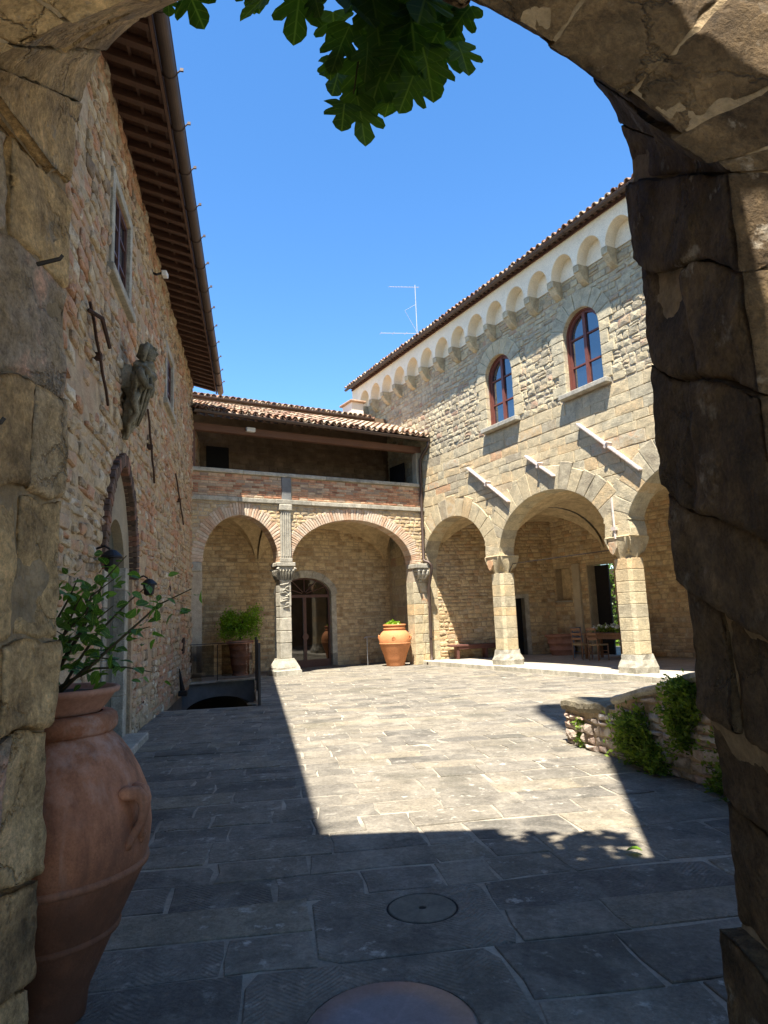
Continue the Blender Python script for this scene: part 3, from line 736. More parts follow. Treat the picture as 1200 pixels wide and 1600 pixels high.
def gutter(parent, pts, r=0.075, mat='gutter', br=0.9, hook=0.05):
    mb = MB(); n = 10; vs = []
    for p in pts:
        for k in range(n + 1):
            t = pi * k / n
            vs.append((p[0], p[1] - r * cos(t), p[2] - r * sin(t)))
        for k in range(n, -1, -1):
            t = pi * k / n
            vs.append((p[0], p[1] - (r - .006) * cos(t), p[2] - (r - .006) * sin(t)))
    m = 2 * (n + 1)
    fs = [(i * m + k, i * m + (k + 1) % m, (i + 1) * m + (k + 1) % m, (i + 1) * m + k) for i in range(len(pts) - 1) for k in range(m)]
    fs += [tuple(range(m)), tuple((len(pts) - 1) * m + k for k in range(m))]
    mb.add(vs, fs)
    for p, q in zip(pts, pts[1:]):
        mb.tube([(p[0], p[1] - r, p[2]), (q[0], q[1] - r, q[2])], 0.009, 6)
    o = mb.build('gutter', M[mat], parent)
    L_ = pts[-1][0] - pts[0][0]; k = 0.4
    while k < abs(L_):
        x = pts[0][0] + k * (1 if L_ > 0 else -1); t = k / abs(L_)
        y = pts[0][1] + (pts[-1][1] - pts[0][1]) * t; z = pts[0][2] + (pts[-1][2] - pts[0][2]) * t
        b = MB(); rr = r + .007
        b.tube([(x, y - rr * cos(a) * 1.0, z - rr * sin(a)) for a in [pi * j / 8 for j in range(9)]], 0.009, 5)
        b.tube([(x, y - rr, z), (x, y - rr - hook, z + .05)], 0.011, 5); b.box(x - .012, x + .012, y - rr - hook - .03, y - rr - hook + .012, z + .03, z + .07)
        b.build('gutter_bracket', M['gutter'], o); k += br
    return o
gutter(rb, [(-4.75, -0.60, 11.06), (13.7, -0.60, 11.06)], 0.062, br=1.8, hook=0.0)
sl_ = 0.32
mb = MB(); mb.add([(-4.8, -0.58, 11.135), (13.7, -0.58, 11.135), (13.7, 2.6, 11.135 + 3.18 * sl_), (-4.8, 2.6, 11.135 + 3.18 * sl_)], [(0, 1, 2, 3)])
mb.add([(-4.8, 5.8, 11.135), (13.7, 5.8, 11.135), (13.7, 2.6, 11.135 + 3.18 * sl_), (-4.8, 2.6, 11.135 + 3.18 * sl_)], [(0, 1, 2, 3)])
mb.add([(-4.7, -.3, 11.06), (-4.7, 5.6, 11.06), (-4.7, 2.6, 12.1)], [(0, 1, 2)])
mb.build('roof', M['rooftile'], rb)

def tile_mesh(seed, r=0.095, ln=0.42, cover=True):
    mb = MB(); n = 7; rg = random.Random(seed); vs = []
    for i, (y, k) in enumerate(((0, 1.0), (ln, 0.82))):
        for e in (0, 1):
            for j in range(n):
                t = pi * j / (n - 1); rr = (r - .016 * e) * k * (1 + rg.uniform(-.02, .02))
                vs.append((-rr * cos(t), y, (rr * sin(t) if cover else -rr * sin(t))))
    f = []
    for j in range(n - 1):
        f += [(j, j + 1, 2 * n + j + 1, 2 * n + j), (n + j + 1, n + j, 3 * n + j, 3 * n + j + 1), (j + 1, j, n + j, n + j + 1)]
    f += [(0, n, 3 * n, 2 * n), (n - 1, 2 * n - 1, 4 * n - 1, 3 * n - 1)]
    mb.add(vs, f, 0.5); return mb
def tile_roof(parent, fr, u0, u1, y0, z0, slope, rows, sp=0.215, limit=300, name='roof_tile', rest='small_roof_tiles', tmax=1.0, rr=.095):
    pool = Pool(parent, name, M['rooftile'], fr, limit); cs_, sn = cos(atan2(slope, 1)), sin(atan2(slope, 1))
    base = [tile_mesh(k, rr) for k in range(4)]; nc = int((u1 - u0) / sp)
    for r_ in range(rows):
        for c_ in range(nc + 1):
            for cov in (True, False):
                b = base[rng.randrange(4)]; mb = MB(); t = rng.random() * tmax
                u = u0 + (c_ + (0 if cov else 0.5)) * sp + rng.uniform(-.012, .012); s0 = r_ * 0.345 + rng.uniform(-.035, .035); rz = rng.uniform(-.07, .07)
                lift = (0.035 + rng.uniform(0, .012)) if cov else 0.075
                vs = []
                for (x, y, z) in b.v:
                    zz = z if cov else -z
                    y2 = y * cs_ - zz * sn + s0 * cs_; z2 = zz + lift + (0.028 if True else 0) * (1 - y / .42)
                    yy = (s0 + y); vs.append((u + x * cos(rz) + y * sin(rz), y0 + yy * cs_ - z2 * sn * 0.6, z0 + yy * sn + z2 * cs_))
                mb.add(vs, b.f, t)
                e = [(u - .1, y0 + s0 * cs_, z0 + s0 * sn), (u + .1, y0 + s0 * cs_, z0 + s0 * sn), (u + .1, y0 + (s0 + .4) * cs_, z0 + (s0 + .4) * sn + .08), (u - .1, y0 + (s0 + .4) * cs_, z0 + (s0 + .4) * sn + .08)]
                if cov: pool.put(mb, (u, y0 + (s0 + .2) * cs_, z0 + (s0 + .2) * sn + .1), e)
                else: pool.items.append((0.0, len(pool.items), mb))
    pool.finish(rest)
tile_roof(rb, FR, -4.7, 13.6, -0.62, 11.085, sl_, 2, sp=0.20, limit=80, rr=.07)

# windows
def arched_window(parent, h, y, cols=2, bars=(0.33, 0.68), fw_=0.065):
    f = MB()
    def arc(e, n=14): return [(h.c - (h.hw - e) * cos(pi * k / n), h.sp + (h.ri - e) * sin(pi * k / n)) for k in range(n + 1)]
    def outline(e): return [(h.c - h.hw + e, h.lo + e)] + arc(e) + [(h.c + h.hw - e, h.lo + e)]
    def hoop(a, b, y0, y1):
        n = len(a); vs = [(p[0], y0, p[1]) for p in a] + [(p[0], y0, p[1]) for p in b] + [(p[0], y1, p[1]) for p in a] + [(p[0], y1, p[1]) for p in b]
        fs = []
        for i in range(n):
            k = (i + 1) % n
            fs += [(i, k, n + k, n + i), (2 * n + k, 2 * n + i, 3 * n + i, 3 * n + k), (n + i, n + k, 3 * n + k, 3 * n + i)]
        f.add(vs, fs)
    hoop(outline(0.004), outline(0.05), y - 0.07, y + 0.04); hoop(outline(0.052), outline(0.05 + fw_), y - 0.03, y + 0.035)
    zt = lambda x: h.sp + (h.ri - .06) * sqrt(max(0, 1 - ((x - h.c) / (h.hw - .05)) ** 2))
    f.box(h.c - fw_ * .75, h.c + fw_ * .75, y - 0.04, y + 0.03, h.lo + 0.06, zt(h.c))
    for b in bars:
        z = h.lo + b * (h.sp + h.ri - h.lo)
        xw = (h.hw - .06) if z < h.sp else (h.hw - .05) * sqrt(max(0.01, 1 - ((z - h.sp) / (h.ri - .05)) ** 2))
        for s in (-1, 1):
            a, c_ = (h.c - xw, h.c - fw_ * .76) if s < 0 else (h.c + fw_ * .76, h.c + xw)
            f.box(a, c_, y - 0.022, y + 0.022, z - .02, z + .02)
    fo = f.build('window_frame', M['winframe'], parent)
    zs = [h.lo + 0.05] + [h.lo + b * (h.sp + h.ri - h.lo) for b in bars] + [h.sp + h.ri - .05]
    for z0, z1 in zip(zs, zs[1:]):
        for s in (-1, 1):
            xs = [h.c + s * (h.hw - .06) * k / 8 for k in range(9)]
            top = [min(z1, zt(x)) for x in xs]
            pts = [(x, y + 0.015, max(t, z0 + .001)) for x, t in zip(xs, top)] + [(x, y + 0.015, z0) for x in reversed(xs)]
            mb = MB(); mb.add(pts, [tuple(range(len(pts)))]); mb.build('window_pane', M['pane'], fo)
    return fo
for h in (W1, W2):
    arched_window(rb, h, 0.16)
    MB().bbox(h.c - 0.80, h.c + 0.85, -0.20, 0.14, 6.99, 7.115, 0.012).build('window_sill', M['carved'], rb)

# pillars of the arcade
def pillar(parent, uc, yc, hw, z0, z1, ncut, cap_h, seed):
    rg = random.Random(seed)
    mb = MB(); e = hw + 0.10
    lev = [(e, z0 - .13), (e + .015, z0 + 0.14), (e - .01, z0 + 0.22), (hw + .05, z0 + 0.30), (hw + .03, z0 + .42)]
    n = 4; vs = []
    K = 16
    for (a, z) in lev:
        for k in range(K):
            t = 2 * pi * (k + .5) / K; q = max(abs(cos(t)), abs(sin(t))); rr = a / q * (1 - 0.10 * (min(abs(cos(t)), abs(sin(t))) / q) ** 4)
            jj = rg.uniform(-.015, .015)
            vs.append((uc + (rr + jj) * cos(t), yc + (rr + jj) * sin(t), z + rg.uniform(-.01, .01)))
    fs = [(i * K + k, i * K + (k + 1) % K, (i + 1) * K + (k + 1) % K, (i + 1) * K + k) for i in range(len(lev) - 1) for k in range(K)] + [tuple((len(lev) - 1) * K + k for k in range(K))]
    mb.add(vs, fs, rg.uniform(.3, .5)); base = mb.build('pillar', M['carved'], parent)
    z = z0 + 0.42; hs_ = [rg.uniform(.8, 1.2) for _ in range(ncut)]; sc = (z1 - z) / sum(hs_)
    for hgt in hs_:
        b = MB(); c = hw * 0.30; hgt *= sc; t = min(1, max(0, rg.gauss(.48, .2)))
        ring_ = lambda k, zz: [(uc + x * k, yc + y * k, zz) for x, y in ((-hw, -hw + c), (-hw + c, -hw), (hw - c, -hw), (hw, -hw + c), (hw, hw - c), (hw - c, hw), (-hw + c, hw), (-hw, hw - c))]
        k0 = 1 + rg.uniform(-.012, .012)
        vs = ring_(k0 * .985, z + .003) + ring_(k0, z + .015) + ring_(k0, z + hgt - .015) + ring_(k0 * .985, z + hgt - .003)
        fs = [(i * 8 + k, i * 8 + (k + 1) % 8, (i + 1) * 8 + (k + 1) % 8, (i + 1) * 8 + k) for i in range(3) for k in range(8)] + [tuple(range(7, -1, -1)), tuple(range(24, 32))]
        b.add(vs, fs, t); b.build('shaft_block', M['ashlar'], base); z += hgt
    # cushion capital with a half-round face on each side
    b = MB(); vs = []; K = 48; lev = 10
    for i in range(lev + 1):
        t = i / lev; ex = 2.0 + 8 * t ** 1.5
        a = hw * (1.0 + 0.27 * sin(t * pi / 2))
        for k in range(K):
            th = 2 * pi * k / K; c_, s_ = cos(th), sin(th)
            q = (abs(c_) ** ex + abs(s_) ** ex) ** (-1 / ex)
            m_ = max(abs(c_), abs(s_)); lob = 1 - 0.13 * (1 - t) * abs(sin(2 * th)) ** 0.7
            vs.append((uc + a * q * c_ * lob, yc + a * q * s_ * lob, z1 + cap_h * t))
    fs = [(i * K + k, i * K + (k + 1) % K, (i + 1) * K + (k + 1) % K, (i + 1) * K + k) for i in range(lev) for k in range(K)] + [tuple(range(K - 1, -1, -1)), tuple(lev * K + k for k in range(K))]
    b.add(vs, fs, .5)
    for (dx, dy, nx) in ((0, -1, 0), (-1, 0, 1), (1, 0, 1)):        # raised half-round leaves
        for off in ((-0.5, 0.5)):
            pts = []; R_ = hw * 0.70; n = 12
            for k in range(n + 1):
                a = pi + pi * k / n; x = off * hw * 1.44 + R_ * cos(a); zz = z1 + cap_h + R_ * 2.0 * sin(a)
                pts.append((x, zz))
            d0, d1 = hw * 1.0, hw * 1.36
            P = (lambda x, zz, d: (uc + x, yc - d, zz)) if not nx else ((lambda x, zz, d: (uc + dx * d, yc + x, zz)))
            vs = [P(x, zz, d0) for x, zz in pts] + [P(x, zz, d1 - .02 - .32 * (z1 + cap_h - zz)) for x, zz in pts]
            m = len(pts)
            b.add(vs, [(i, i + 1, m + i + 1, m + i) for i in range(m - 1)] + [tuple(m + i for i in range(m)), (0, m, 2 * m - 1, m - 1)], rg.uniform(.35, .65))
    e = hw * 1.34
    b.bbox(uc - e, uc + e, yc - e, yc + e, z1 + cap_h + .001, z1 + cap_h + .035, .012, .5)
    cp = b.build('capital', M['ashlar'], base)
    sh = MB(); s0 = 0.12
    pts = [(-s0, .13), (s0, .13), (s0, -.02), (s0 * .6, -.12), (0, -.18), (-s0 * .6, -.12), (-s0, -.02)]
    vs = [(uc + x - hw * .4, yc - hw * 1.30, z1 + cap_h * .55 + z) for x, z in pts] + [(uc + x * .92 - hw * .4, yc - hw * 1.42, z1 + cap_h * .55 + z * .92) for x, z in pts]
    m = len(pts); sh.add(vs, [(i, (i + 1) % m, m + (i + 1) % m, m + i) for i in range(m)] + [tuple(range(2 * m - 1, m - 1, -1))], 1.0)
    so_ = sh.build('carved_shield', M['ashlar'], cp)
    return base
pillar(rb, 3.82, 0.255, 0.265, 0.13, 2.76, 7, 0.48, 11)
pillar(rb, 8.56, 0.255, 0.265, 0.13, 2.76, 8, 0.48, 12)
pillar(rb, 13.3, 0.255, 0.265, 0.13, 2.76, 7, 0.48, 13)
ST.finish('small_ashlar')

z = 0.13
while z < 3.2:
    hgt = min(rng.uniform(.26, .40), 3.24 - z)
    MB().bbox(-.3, -.085, -.012, .47, z + .003, z + hgt - .003, .01, min(1, max(0, rng.gauss(.5, .16)))).build('jamb_stone', M['ashlar'], rb); z += hgt
# tie bars with their clasps
def tie_bar(a, b, proud=0.15):
    d = Vector((b[0] - a[0], 0, b[1] - a[1])); L_ = d.length; ang = atan2(d.z, d.x)
    Mx = Matrix.Translation((a[0], 0, a[1])) @ Matrix.Rotation(-ang, 4, 'Y')
    mb = MB(); n = 10
    for k in range(n):
        t0, t1 = L_ * k / n, L_ * (k + 1) / n
        mb.bbox(t0 - .004, t1 + .004, -proud - .004 * noise.noise(Vector((k, 1, 1))), -0.02, -.025 + .006 * noise.noise(Vector((k, 3, 0))), .025, .008)
    o = mb.build('tie_bar', M['bar'], rb, Mx)
    MB().box(L_ * .5 - .035, L_ * .5 + .035, -proud - .03, -.02, -.06, .06).box(L_ * .5 - .02, L_ * .5 + .02, -proud - .05, -.02, .06, .10).build('clasp', M['bar'], o)
tie_bar((2.86, 6.13), (4.76, 4.74)); tie_bar((5.61, 5.88), (6.67, 5.10)); tie_bar((7.66, 6.24), (9.46, 4.68))
MB().tube([(8.52, -0.07, 4.20), (8.53, -0.08, 3.75), (8.55, -0.09, 3.22)], 0.028, 8).box(8.47, 8.60, -.13, -.03, 3.42, 3.50).build('tie_bar', M['bar'], rb)

# inside the arcade
lf = MB().box(-0.4, 13.6, 0.2, 9.0, -0.09, 0.118).build('arcade_floor', M['joint'], kind='structure', M=FR)
kb = Pool(lf, 'kerb_stone', M['carved'], FR, 60)
u = -0.25
while u < 13.5:
    wd = rng.uniform(0.8, 1.5); mb = MB()
    mb.bbox(u + .006, u + wd - .006, -0.34 + rng.uniform(-.02, .02), 0.26, -0.05, 0.135 + rng.uniform(-.006, .006), 0.014, rng.uniform(.6, 1.0))
    kb.put(mb, (u + wd / 2, -.3, .13), [(u, -.34, .13), (u + wd, -.34, .13), (u + wd, .2, .13), (u, .2, .13)]); u += wd
kb.finish('kerb_far')
ff = Pool(lf, 'floor_slab', M['floor'], FR @ Matrix(((1, 0, 0, 0), (0, 0, 1, 0), (0, -1, 0, .118), (0, 0, 0, 1))), 80, Matrix(((1, 0, 0, 0), (0, 0, 1, 0), (0, -1, 0, .118), (0, 0, 0, 1))))
lay(ff, 0.0, 13.5, 0.27, 4.6, (0.5, 0.6), (0.5, 0.8), joint=0.012, jit=0.003, proud=(0.004, 0.007), ch=.004, bulge=.001, tilt=0.001, tintf=lambda u, v: rng.uniform(.75, 1))
ff.finish('floor_far')
for (c_, hw_) in ((1.72, 1.95), (6.19, 2.32), (10.93, 2.32)):
    mb = MB(); vault(mb, c_, hw_ + .05, 3.25, 1.60, 0.5, 4.62); mb.build('vault', M['portico'], rb, smooth=False)
eo = Vector((-0.08, 0.45, 0)); e1 = Vector((1.22, 4.62, 0))
ea = atan2(e1.y - eo.y, e1.x - eo.x)
FE = FR @ Matrix.Translation(eo) @ Matrix.Rotation(ea, 4, 'Z'); LE = Matrix.Translation(eo) @ Matrix.Rotation(ea, 4, 'Z')
# this wall is seen from its right-hand side: outward is -y in its frame
HD = Hole(2.75, 0.42, 0.1, 2.1, 0)
el = (e1 - eo).length
mb = MB(); wall_mesh(mb, 0, el, 0, 5.0, [HD], 0.0, 0.35); mb.build('end_wall', M['mortar_dark'], rb, LE)
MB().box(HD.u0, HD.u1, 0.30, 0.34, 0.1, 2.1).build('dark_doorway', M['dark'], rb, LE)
MB().box(HD.u0 - .16, HD.u0, -.03, .3, .1, 2.24).box(HD.u1, HD.u1 + .16, -.03, .3, .1, 2.24).box(HD.u0, HD.u1, -.03, .3, 2.1, 2.24).build('door_surround', M['carved'], rb, LE)
IN = Pool(rb, 'inner_stone', M['portico'], FE, 150, LE)
lay(IN, 0, el, 0.12, 5.0, (0.08, 0.16), (0.14, 0.36), holes=[Hole(2.75, 0.59, 0.1, 2.26, 0)], joint=0.02, jit=0.012, cut=0.14, proud=(0.004, 0.03), bulge=0.012, split=0.1, sag=0.05, tilt=.05)
IN.finish('small_inner_stones')
LB = Matrix.Translation((0, 4.6, 0)); FB = FR @ LB
NI, DO = Hole(1.69, 0.36, 1.96, 3.08, 0), Hole(3.45, 0.58, 0.1, 3.1, 0)
mb = MB(); wall_mesh(mb, 1.0, 13.6, 0, 5.2, [NI, DO], 0.0, 0.5); mb.build('back_wall', M['mortar_dark'], rb, LB)
MB().box(NI.u0, NI.u1, .28, .32, NI.lo, NI.sp).build('niche_back', M['portico'], rb, LB)
MB().bbox(NI.u0 - .06, NI.u1 + .06, -.05, .25, NI.lo - .06, NI.lo - .002, .008).build('niche_shelf', M['carved'], rb, LB)
MB().box(DO.u0 + .01, DO.u0 + .60, 0.34, .40, .12, 3.08).build('door_leaf', M['dark'], rb, LB)
IN = Pool(rb, 'back_stone', M['portico'], FB, 150, LB)
lay(IN, 1.2, 13.5, 0.12, 5.1, (0.09, 0.17), (0.16, 0.42), holes=[NI, DO], gap=0.02, joint=0.02, jit=0.012, cut=0.14, proud=(0.004, 0.026), bulge=0.012, split=0.1, sag=0.05, tilt=.05)
IN.finish('small_back_stones')
MB().bbox(2.22, 2.56, -.10, .01, .12, 3.2, .02).build('wall_pilaster', M['plaster_tan'], rb, LB)
MB().tube([(4.07, 0.30, 2.78), (4.2, 0.35, 3.02), (8.4, 0.35, 3.02)], 0.012, 6).build('tie_rod', M['iron'], rb)
MB().box(13.5, 13.6, 0.5, 5.1, 0, 5.2).box(-4.6, -4.5, .5, 5.4, 0, 11).box(-4.6, 13.6, 5.1, 5.4, 5.2, 11.0).box(-4.6, 1.0, 5.1, 5.4, 0, 5.2).build('rear_wall', M['mortar'], rb)

# ================================================================== GALLERY (far side)
gb = thing('gallery_building', 'low gallery wing with two brick arches, brick parapet and tiled roof', 'building', FG)
B1, B2 = Hole(-1.36, 1.17, -0.1, 3.38, 1.42, 0.36), Hole(2.43, 2.20, -0.1, 3.38, 1.42, 0.36)
mb = MB(); wall_mesh(mb, -2.95, 5.3, -0.1, 5.19, [B1, B2, Hole(.02, .21, -.1, 3.39, 0)], 0.0, 0.42); mb.build('wall', M['mortar'], gb)
BR = Pool(gb, 'brick', M['brick'], FG, 300)
PB = Pool(gb, 'arch_brick', M['pale_brick'], FG, 200)
ring(PB, B1, .36, 50, proud=0.02, depth=0.415, joint=0.016, jit=0.006, tj=0.03, bulge=.004, ch=.006)
ring(PB, B2, .36, 78, proud=0.02, depth=0.415, joint=0.016, jit=0.006, tj=0.03, bulge=.004, ch=.006)
PB.finish('small_arch_bricks')
GS = Pool(gb, 'stone', M['portico'], FG, 300)
lay(GS, -2.9, 5.25, 3.4, 5.16, (0.08, 0.15), (0.15, 0.42), holes=[B1, B2], joint=0.022, jit=0.012, cut=0.13, proud=(0.004, 0.022), bulge=0.012, split=0.1, sag=0.04, tintf=lambda u, v: rng.uniform(0.3, 1))
lay(BR, -2.88, -0.02, 5.345, 6.03, (0.068, 0.076), (0.22, 0.32), joint=0.014, jit=0.004, proud=(0.004, 0.016), ch=.006, bulge=.004, sag=.01, tilt=.03)
lay(BR, 0.27, 5.2, 5.345, 6.03, (0.068, 0.076), (0.22, 0.32), joint=0.014, jit=0.004, proud=(0.004, 0.016), ch=.006, bulge=.004, sag=.01, tilt=.03)
BR.finish('small_bricks')
MB().box(-2.95, 5.3, 0.0, 0.34, 5.195, 6.045).build('parapet', M['mortar_dark'], gb)
mb = MB(); u = -2.9
while u < 5.2:
    wd = min(rng.uniform(.9, 1.5), 5.22 - u)
    mb.bbox(u + .004, u + wd - .004, -0.085 + rng.uniform(-.01, .01), 0.02, 5.19, 5.325 + rng.uniform(-.006, .006), .012, rng.random()); u += wd
mb.build('string_course', M['carved'], gb)
mb = MB(); u = -2.9
while u < 5.2:
    wd = min(rng.uniform(1.0, 1.8), 5.24 - u)
    mb.bbox(u + .003, u + wd - .003, -0.075, 0.41, 6.05, 6.165 + rng.uniform(-.004, .004), .012, rng.random()); u += wd
mb.build('coping', M['carved'], gb)
MB().bbox(-0.07, 0.24, -0.045, 0.02, 5.33, 6.048, .008, .3).build('parapet_post', M['concrete'], gb)

# column with capital and the fluted pilaster over it
cu, cy = 0.03, 0.20
mb = MB(); K = 4
lev = [(.40, 0.0), (.40, .15), (.37, .17), (.36, .24), (.26, .44), (.235, .50)]
vs = []
for (a, z) in lev:
    for (sx, sy) in ((-1, -1), (1, -1), (1, 1), (-1, 1)): vs.append((cu + sx * a + rng.uniform(-.012, .012), cy + sy * a * .9 + rng.uniform(-.01, .01), z))
mb.add(vs, [(i * 4 + k, i * 4 + (k + 1) % 4, (i + 1) * 4 + (k + 1) % 4, (i + 1) * 4 + k) for i in range(len(lev) - 1) for k in range(4)] + [(20, 21, 22, 23)], .6)
col = mb.build('column', M['carved'], gb)
z = 0.50
for hgt in (0.46, 0.36, 0.40, 0.34, 0.42, 0.32):
    e = .185 + rng.uniform(-.006, .006)
    MB().bbox(cu - e, cu + e, cy - e, cy + e, z + .002, z + hgt - .003, .018, rng.uniform(.5, 1)).build('shaft_block', M['carved'], col); z += hgt
mb = MB()
mb.bbox(cu - .20, cu + .20, cy - .20, cy + .20, 2.79, 2.86, .015, .5)
for i in range(4):
    for k, (a, z0, z1) in enumerate(((.19, 2.862, 3.0), (.21, 3.002, 3.14), (.24, 3.142, 3.26))):
        if i == 0: mb.bbox(cu - a, cu + a, cy - a, cy + a, z0, z1, .02, .4)
for s in (-1, 1):
    for q in (-1, 1):
        for k in range(5):        # curled leaves at the corners and between
            t = -.8 + .4 * k
            mb.tube([(cu + t * .2, cy + q * .19, 2.86), (cu + t * .23, cy + q * .235, 3.02), (cu + t * .25, cy + q * .275, 3.13), (cu + t * .25, cy + q * .255, 3.17)], [.035, .045, .03, .012], 6, rng.random())
            mb.tube([(cu + s * .19, cy + t * .2, 2.86), (cu + s * .235, cy + t * .23, 3.02), (cu + s * .275, cy + t * .25, 3.13), (cu + s * .255, cy + t * .25, 3.17)], [.035, .045, .03, .012], 6, rng.random())
        mb.tube([(cu + s * .2, cy + q * .2, 3.05), (cu + s * .29, cy + q * .29, 3.2), (cu + s * .25, cy + q * .25, 3.24)], [.03, .045, .02], 6, .4)
mb.bbox(cu - .30, cu + .30, cy - .29, cy + .29, 3.262, 3.385, .02, .5)
mb.build('capital', M['carved'], col)
mb = MB()
for k in range(9):                # worn relief on the upper shaft
    z = 2.02 + k * .085
    mb.tube([(cu - .10 + .10 * sin(k * 2.1), cy - .185, z), (cu + .02 + .07 * cos(k * 1.7), cy - .205, z + .04), (cu + .10, cy - .185, z + .07 * sin(k))], [.022, .028, .015], 6, rng.random())
mb.build('carved_relief', M['carved'], col)
mb = MB(); mb.bbox(cu - .20, cu + .20, -.085, .06, 3.39, 3.52, .012, .5)
for z0, z1 in ((3.522, 4.2), (4.203, 4.98)): mb.bbox(cu - .175, cu + .175, -.06, .05, z0, z1, .006, rng.uniform(.4, .8))
for k in range(5):
    x = cu - .14 + .07 * k
    mb.bbox(x - .018, x + .018, -.083, -.061, 3.56, 4.93, .008, .7)
mb.bbox(cu - .215, cu + .215, -.11, .05, 4.983, 5.185, .025, .6)
mb.build('fluted_pilaster', M['carved'], gb)

# right-hand pier and its hanging capital
mb = MB(); z = 0.0
GP = Pool(gb, 'pier_stone', M['ashlar'], FG, 60)
while z < 2.7:
    hgt = min(rng.uniform(.26, .40), 2.75 - z)
    a = 4.617; m_ = rng.choice([4.86, 4.94, 5.02])
    for (x0, x1) in ((a, m_), (m_, 5.18)): GP.block(poly_from_quad([(x0, z), (x1, z), (x1, z + hgt), (x0, z + hgt)], .01, .004), .03, back=.41, tint=min(1, max(0, rng.gauss(.5, .16))))
    z += hgt
GP.finish('small_pier_stones')
mb = MB()
for k, (a, z0, z1) in enumerate(((.07, 2.76, 2.84), (.14, 2.842, 2.95), (.19, 2.952, 3.09), (.24, 3.092, 3.2), (.30, 3.202, 3.36))):
    mb.bbox(4.90 - a, 4.90 + a, -.03 - a * .9, .3, z0, z1, .022, rng.random())
for s in (-1, 0, 1):
    mb.tube([(4.90 + s * .13, -.12, 2.86), (4.90 + s * .17, -.24, 3.02), (4.9 + s * .19, -.28, 3.12), (4.9 + s * .18, -.24, 3.16)], [.04, .055, .04, .015], 7, .5)
mb.build('hanging_capital', M['carved'], gb)
MB().bbox(-2.94, -2.55, -.05, .42, 3.1, 3.38, .03, .4).build('impost', M['carved'], gb)

# portico
for (c_, hw_) in ((B1.c - .1, 1.45), (2.55, 2.5)):
    mb = MB(); vault(mb, c_, hw_, 3.38, 1.45, .42, 2.5); mb.build('vault', M['portico'], gb)
BD = Hole(1.78, 0.97, 0.0, 2.50, 0.60, 0.24)
LB = Matrix.Translation((0, 2.5, 0)); FB = FG @ LB
mb = MB(); wall_mesh(mb, -2.9, 5.3, -0.1, 5.2, [BD], 0.0, 0.4); mb.build('back_wall', M['mortar_dark'], gb, LB)
ring(GS_ := Pool(gb, 'surround_stone', M['carved'], FB, 40, LB), BD, .24, 7, proud=.035, depth=.2, tj=.01)
for s in (-1, 1):
    z = 0.02
    while z < 2.5:
        hgt = min(rng.uniform(.4, .7), 2.5 - z); a, b = (BD.c + BD.hw - .008, BD.c + BD.hw + .2) if s > 0 else (BD.c - BD.hw - .2, BD.c - BD.hw + .008)
        GS_.block(poly_from_quad([(a, z), (b, z), (b, z + hgt), (a, z + hgt)], .008, .003), .035, back=.2); z += hgt
GS_.finish('small_surround_stones')
GS.fr = FB; 
n0 = len(GS.items); GS2 = Pool(gb, 'back_stone', M['portico'], FB, 300, LB)
lay(GS2, -2.8, 5.2, 0.0, 5.1, (0.08, 0.15), (0.16, 0.42), holes=[BD], joint=0.02, jit=0.010, cut=0.10, proud=(0.003, 0.022), bulge=0.010, split=0.08, sag=0.04, tilt=.04, tintf=lambda u, v: rng.uniform(0, .75))
GS2.finish('small_back_stones'); GS.fr = FG; GS.finish('small_stones')
MB().box(-2.9, 5.3, 0.43, 2.9, 5.0, 5.19).build('gallery_floor', M['carved'], gb)
# glazed portico door
dr = MB(); y0, y1 = 2.62, 2.68; c_ = BD.c; fl = 0.06
dr.box(c_ - BD.hw, c_ + BD.hw, y0, y1, 0.0, 0.26).box(c_ - BD.hw, c_ - BD.hw + fl, y0 + .001, y1 + .001, .26, 2.5).box(c_ + BD.hw - fl, c_ + BD.hw, y0 + .001, y1 + .001, .26, 2.5)
dr.box(c_ - .055, c_ + .055, y0 - .01, y1, .262, 2.4).box(c_ - BD.hw + fl, c_ + BD.hw - fl, y0 - .006, y1, 2.40, 2.50)
a = [(c_ - (BD.hw - .0) * cos(pi * k / 14), 2.5 + .6 * sin(pi * k / 14)) for k in range(15)]
b = [(c_ - (BD.hw - fl) * cos(pi * k / 14), 2.5 + .54 * sin(pi * k / 14)) for k in range(15)]
dr.add([(x, y0, z) for x, z in a] + [(x, y0, z) for x, z in b] + [(x, y1, z) for x, z in a] + [(x, y1, z) for x, z in b], [(i, i + 1, 15 + i + 1, 15 + i) for i in range(14)] + [(15 + i, 16 + i, 46 + i, 45 + i) for i in range(14)])
for k in (1, 2, 3, 4, 5):
    t = pi * k / 6; dr.tube([(c_ - .1 * cos(t), y0 + .02, 2.5 + .1 * sin(t)), (c_ - .93 * cos(t), y0 + .02, 2.5 + .56 * sin(t))], .016, 6)
do = dr.build('glazed_door', M['doorframe'], gb)
MB().lathe([(0, 0), (.11, 0), (.11, .03), (0, .03)], 20, cap=False).build('round_lock_plate', M['doorframe'], do, Matrix.Translation((c_, y0 - .012, 1.05)) @ Matrix.Rotation(pi / 2, 4, 'X'))
for s in (-1, 1):
    x0, x1 = sorted((c_ + s * .056, c_ + s * (BD.hw - fl)))
    MB().add([(x0, 2.65, .26), (x1, 2.65, .26), (x1, 2.65, 2.4), (x0, 2.65, 2.4)], [(0, 1, 2, 3)]).build('glass_pane', M['doorpane'], do)
MB().add([(x, 2.655, z) for x, z in b] + [(c_ + .9, 2.655, 2.5), (c_ - .9, 2.655, 2.5)], [tuple(range(17))]).build('fanlight', M['doorpane'], do)

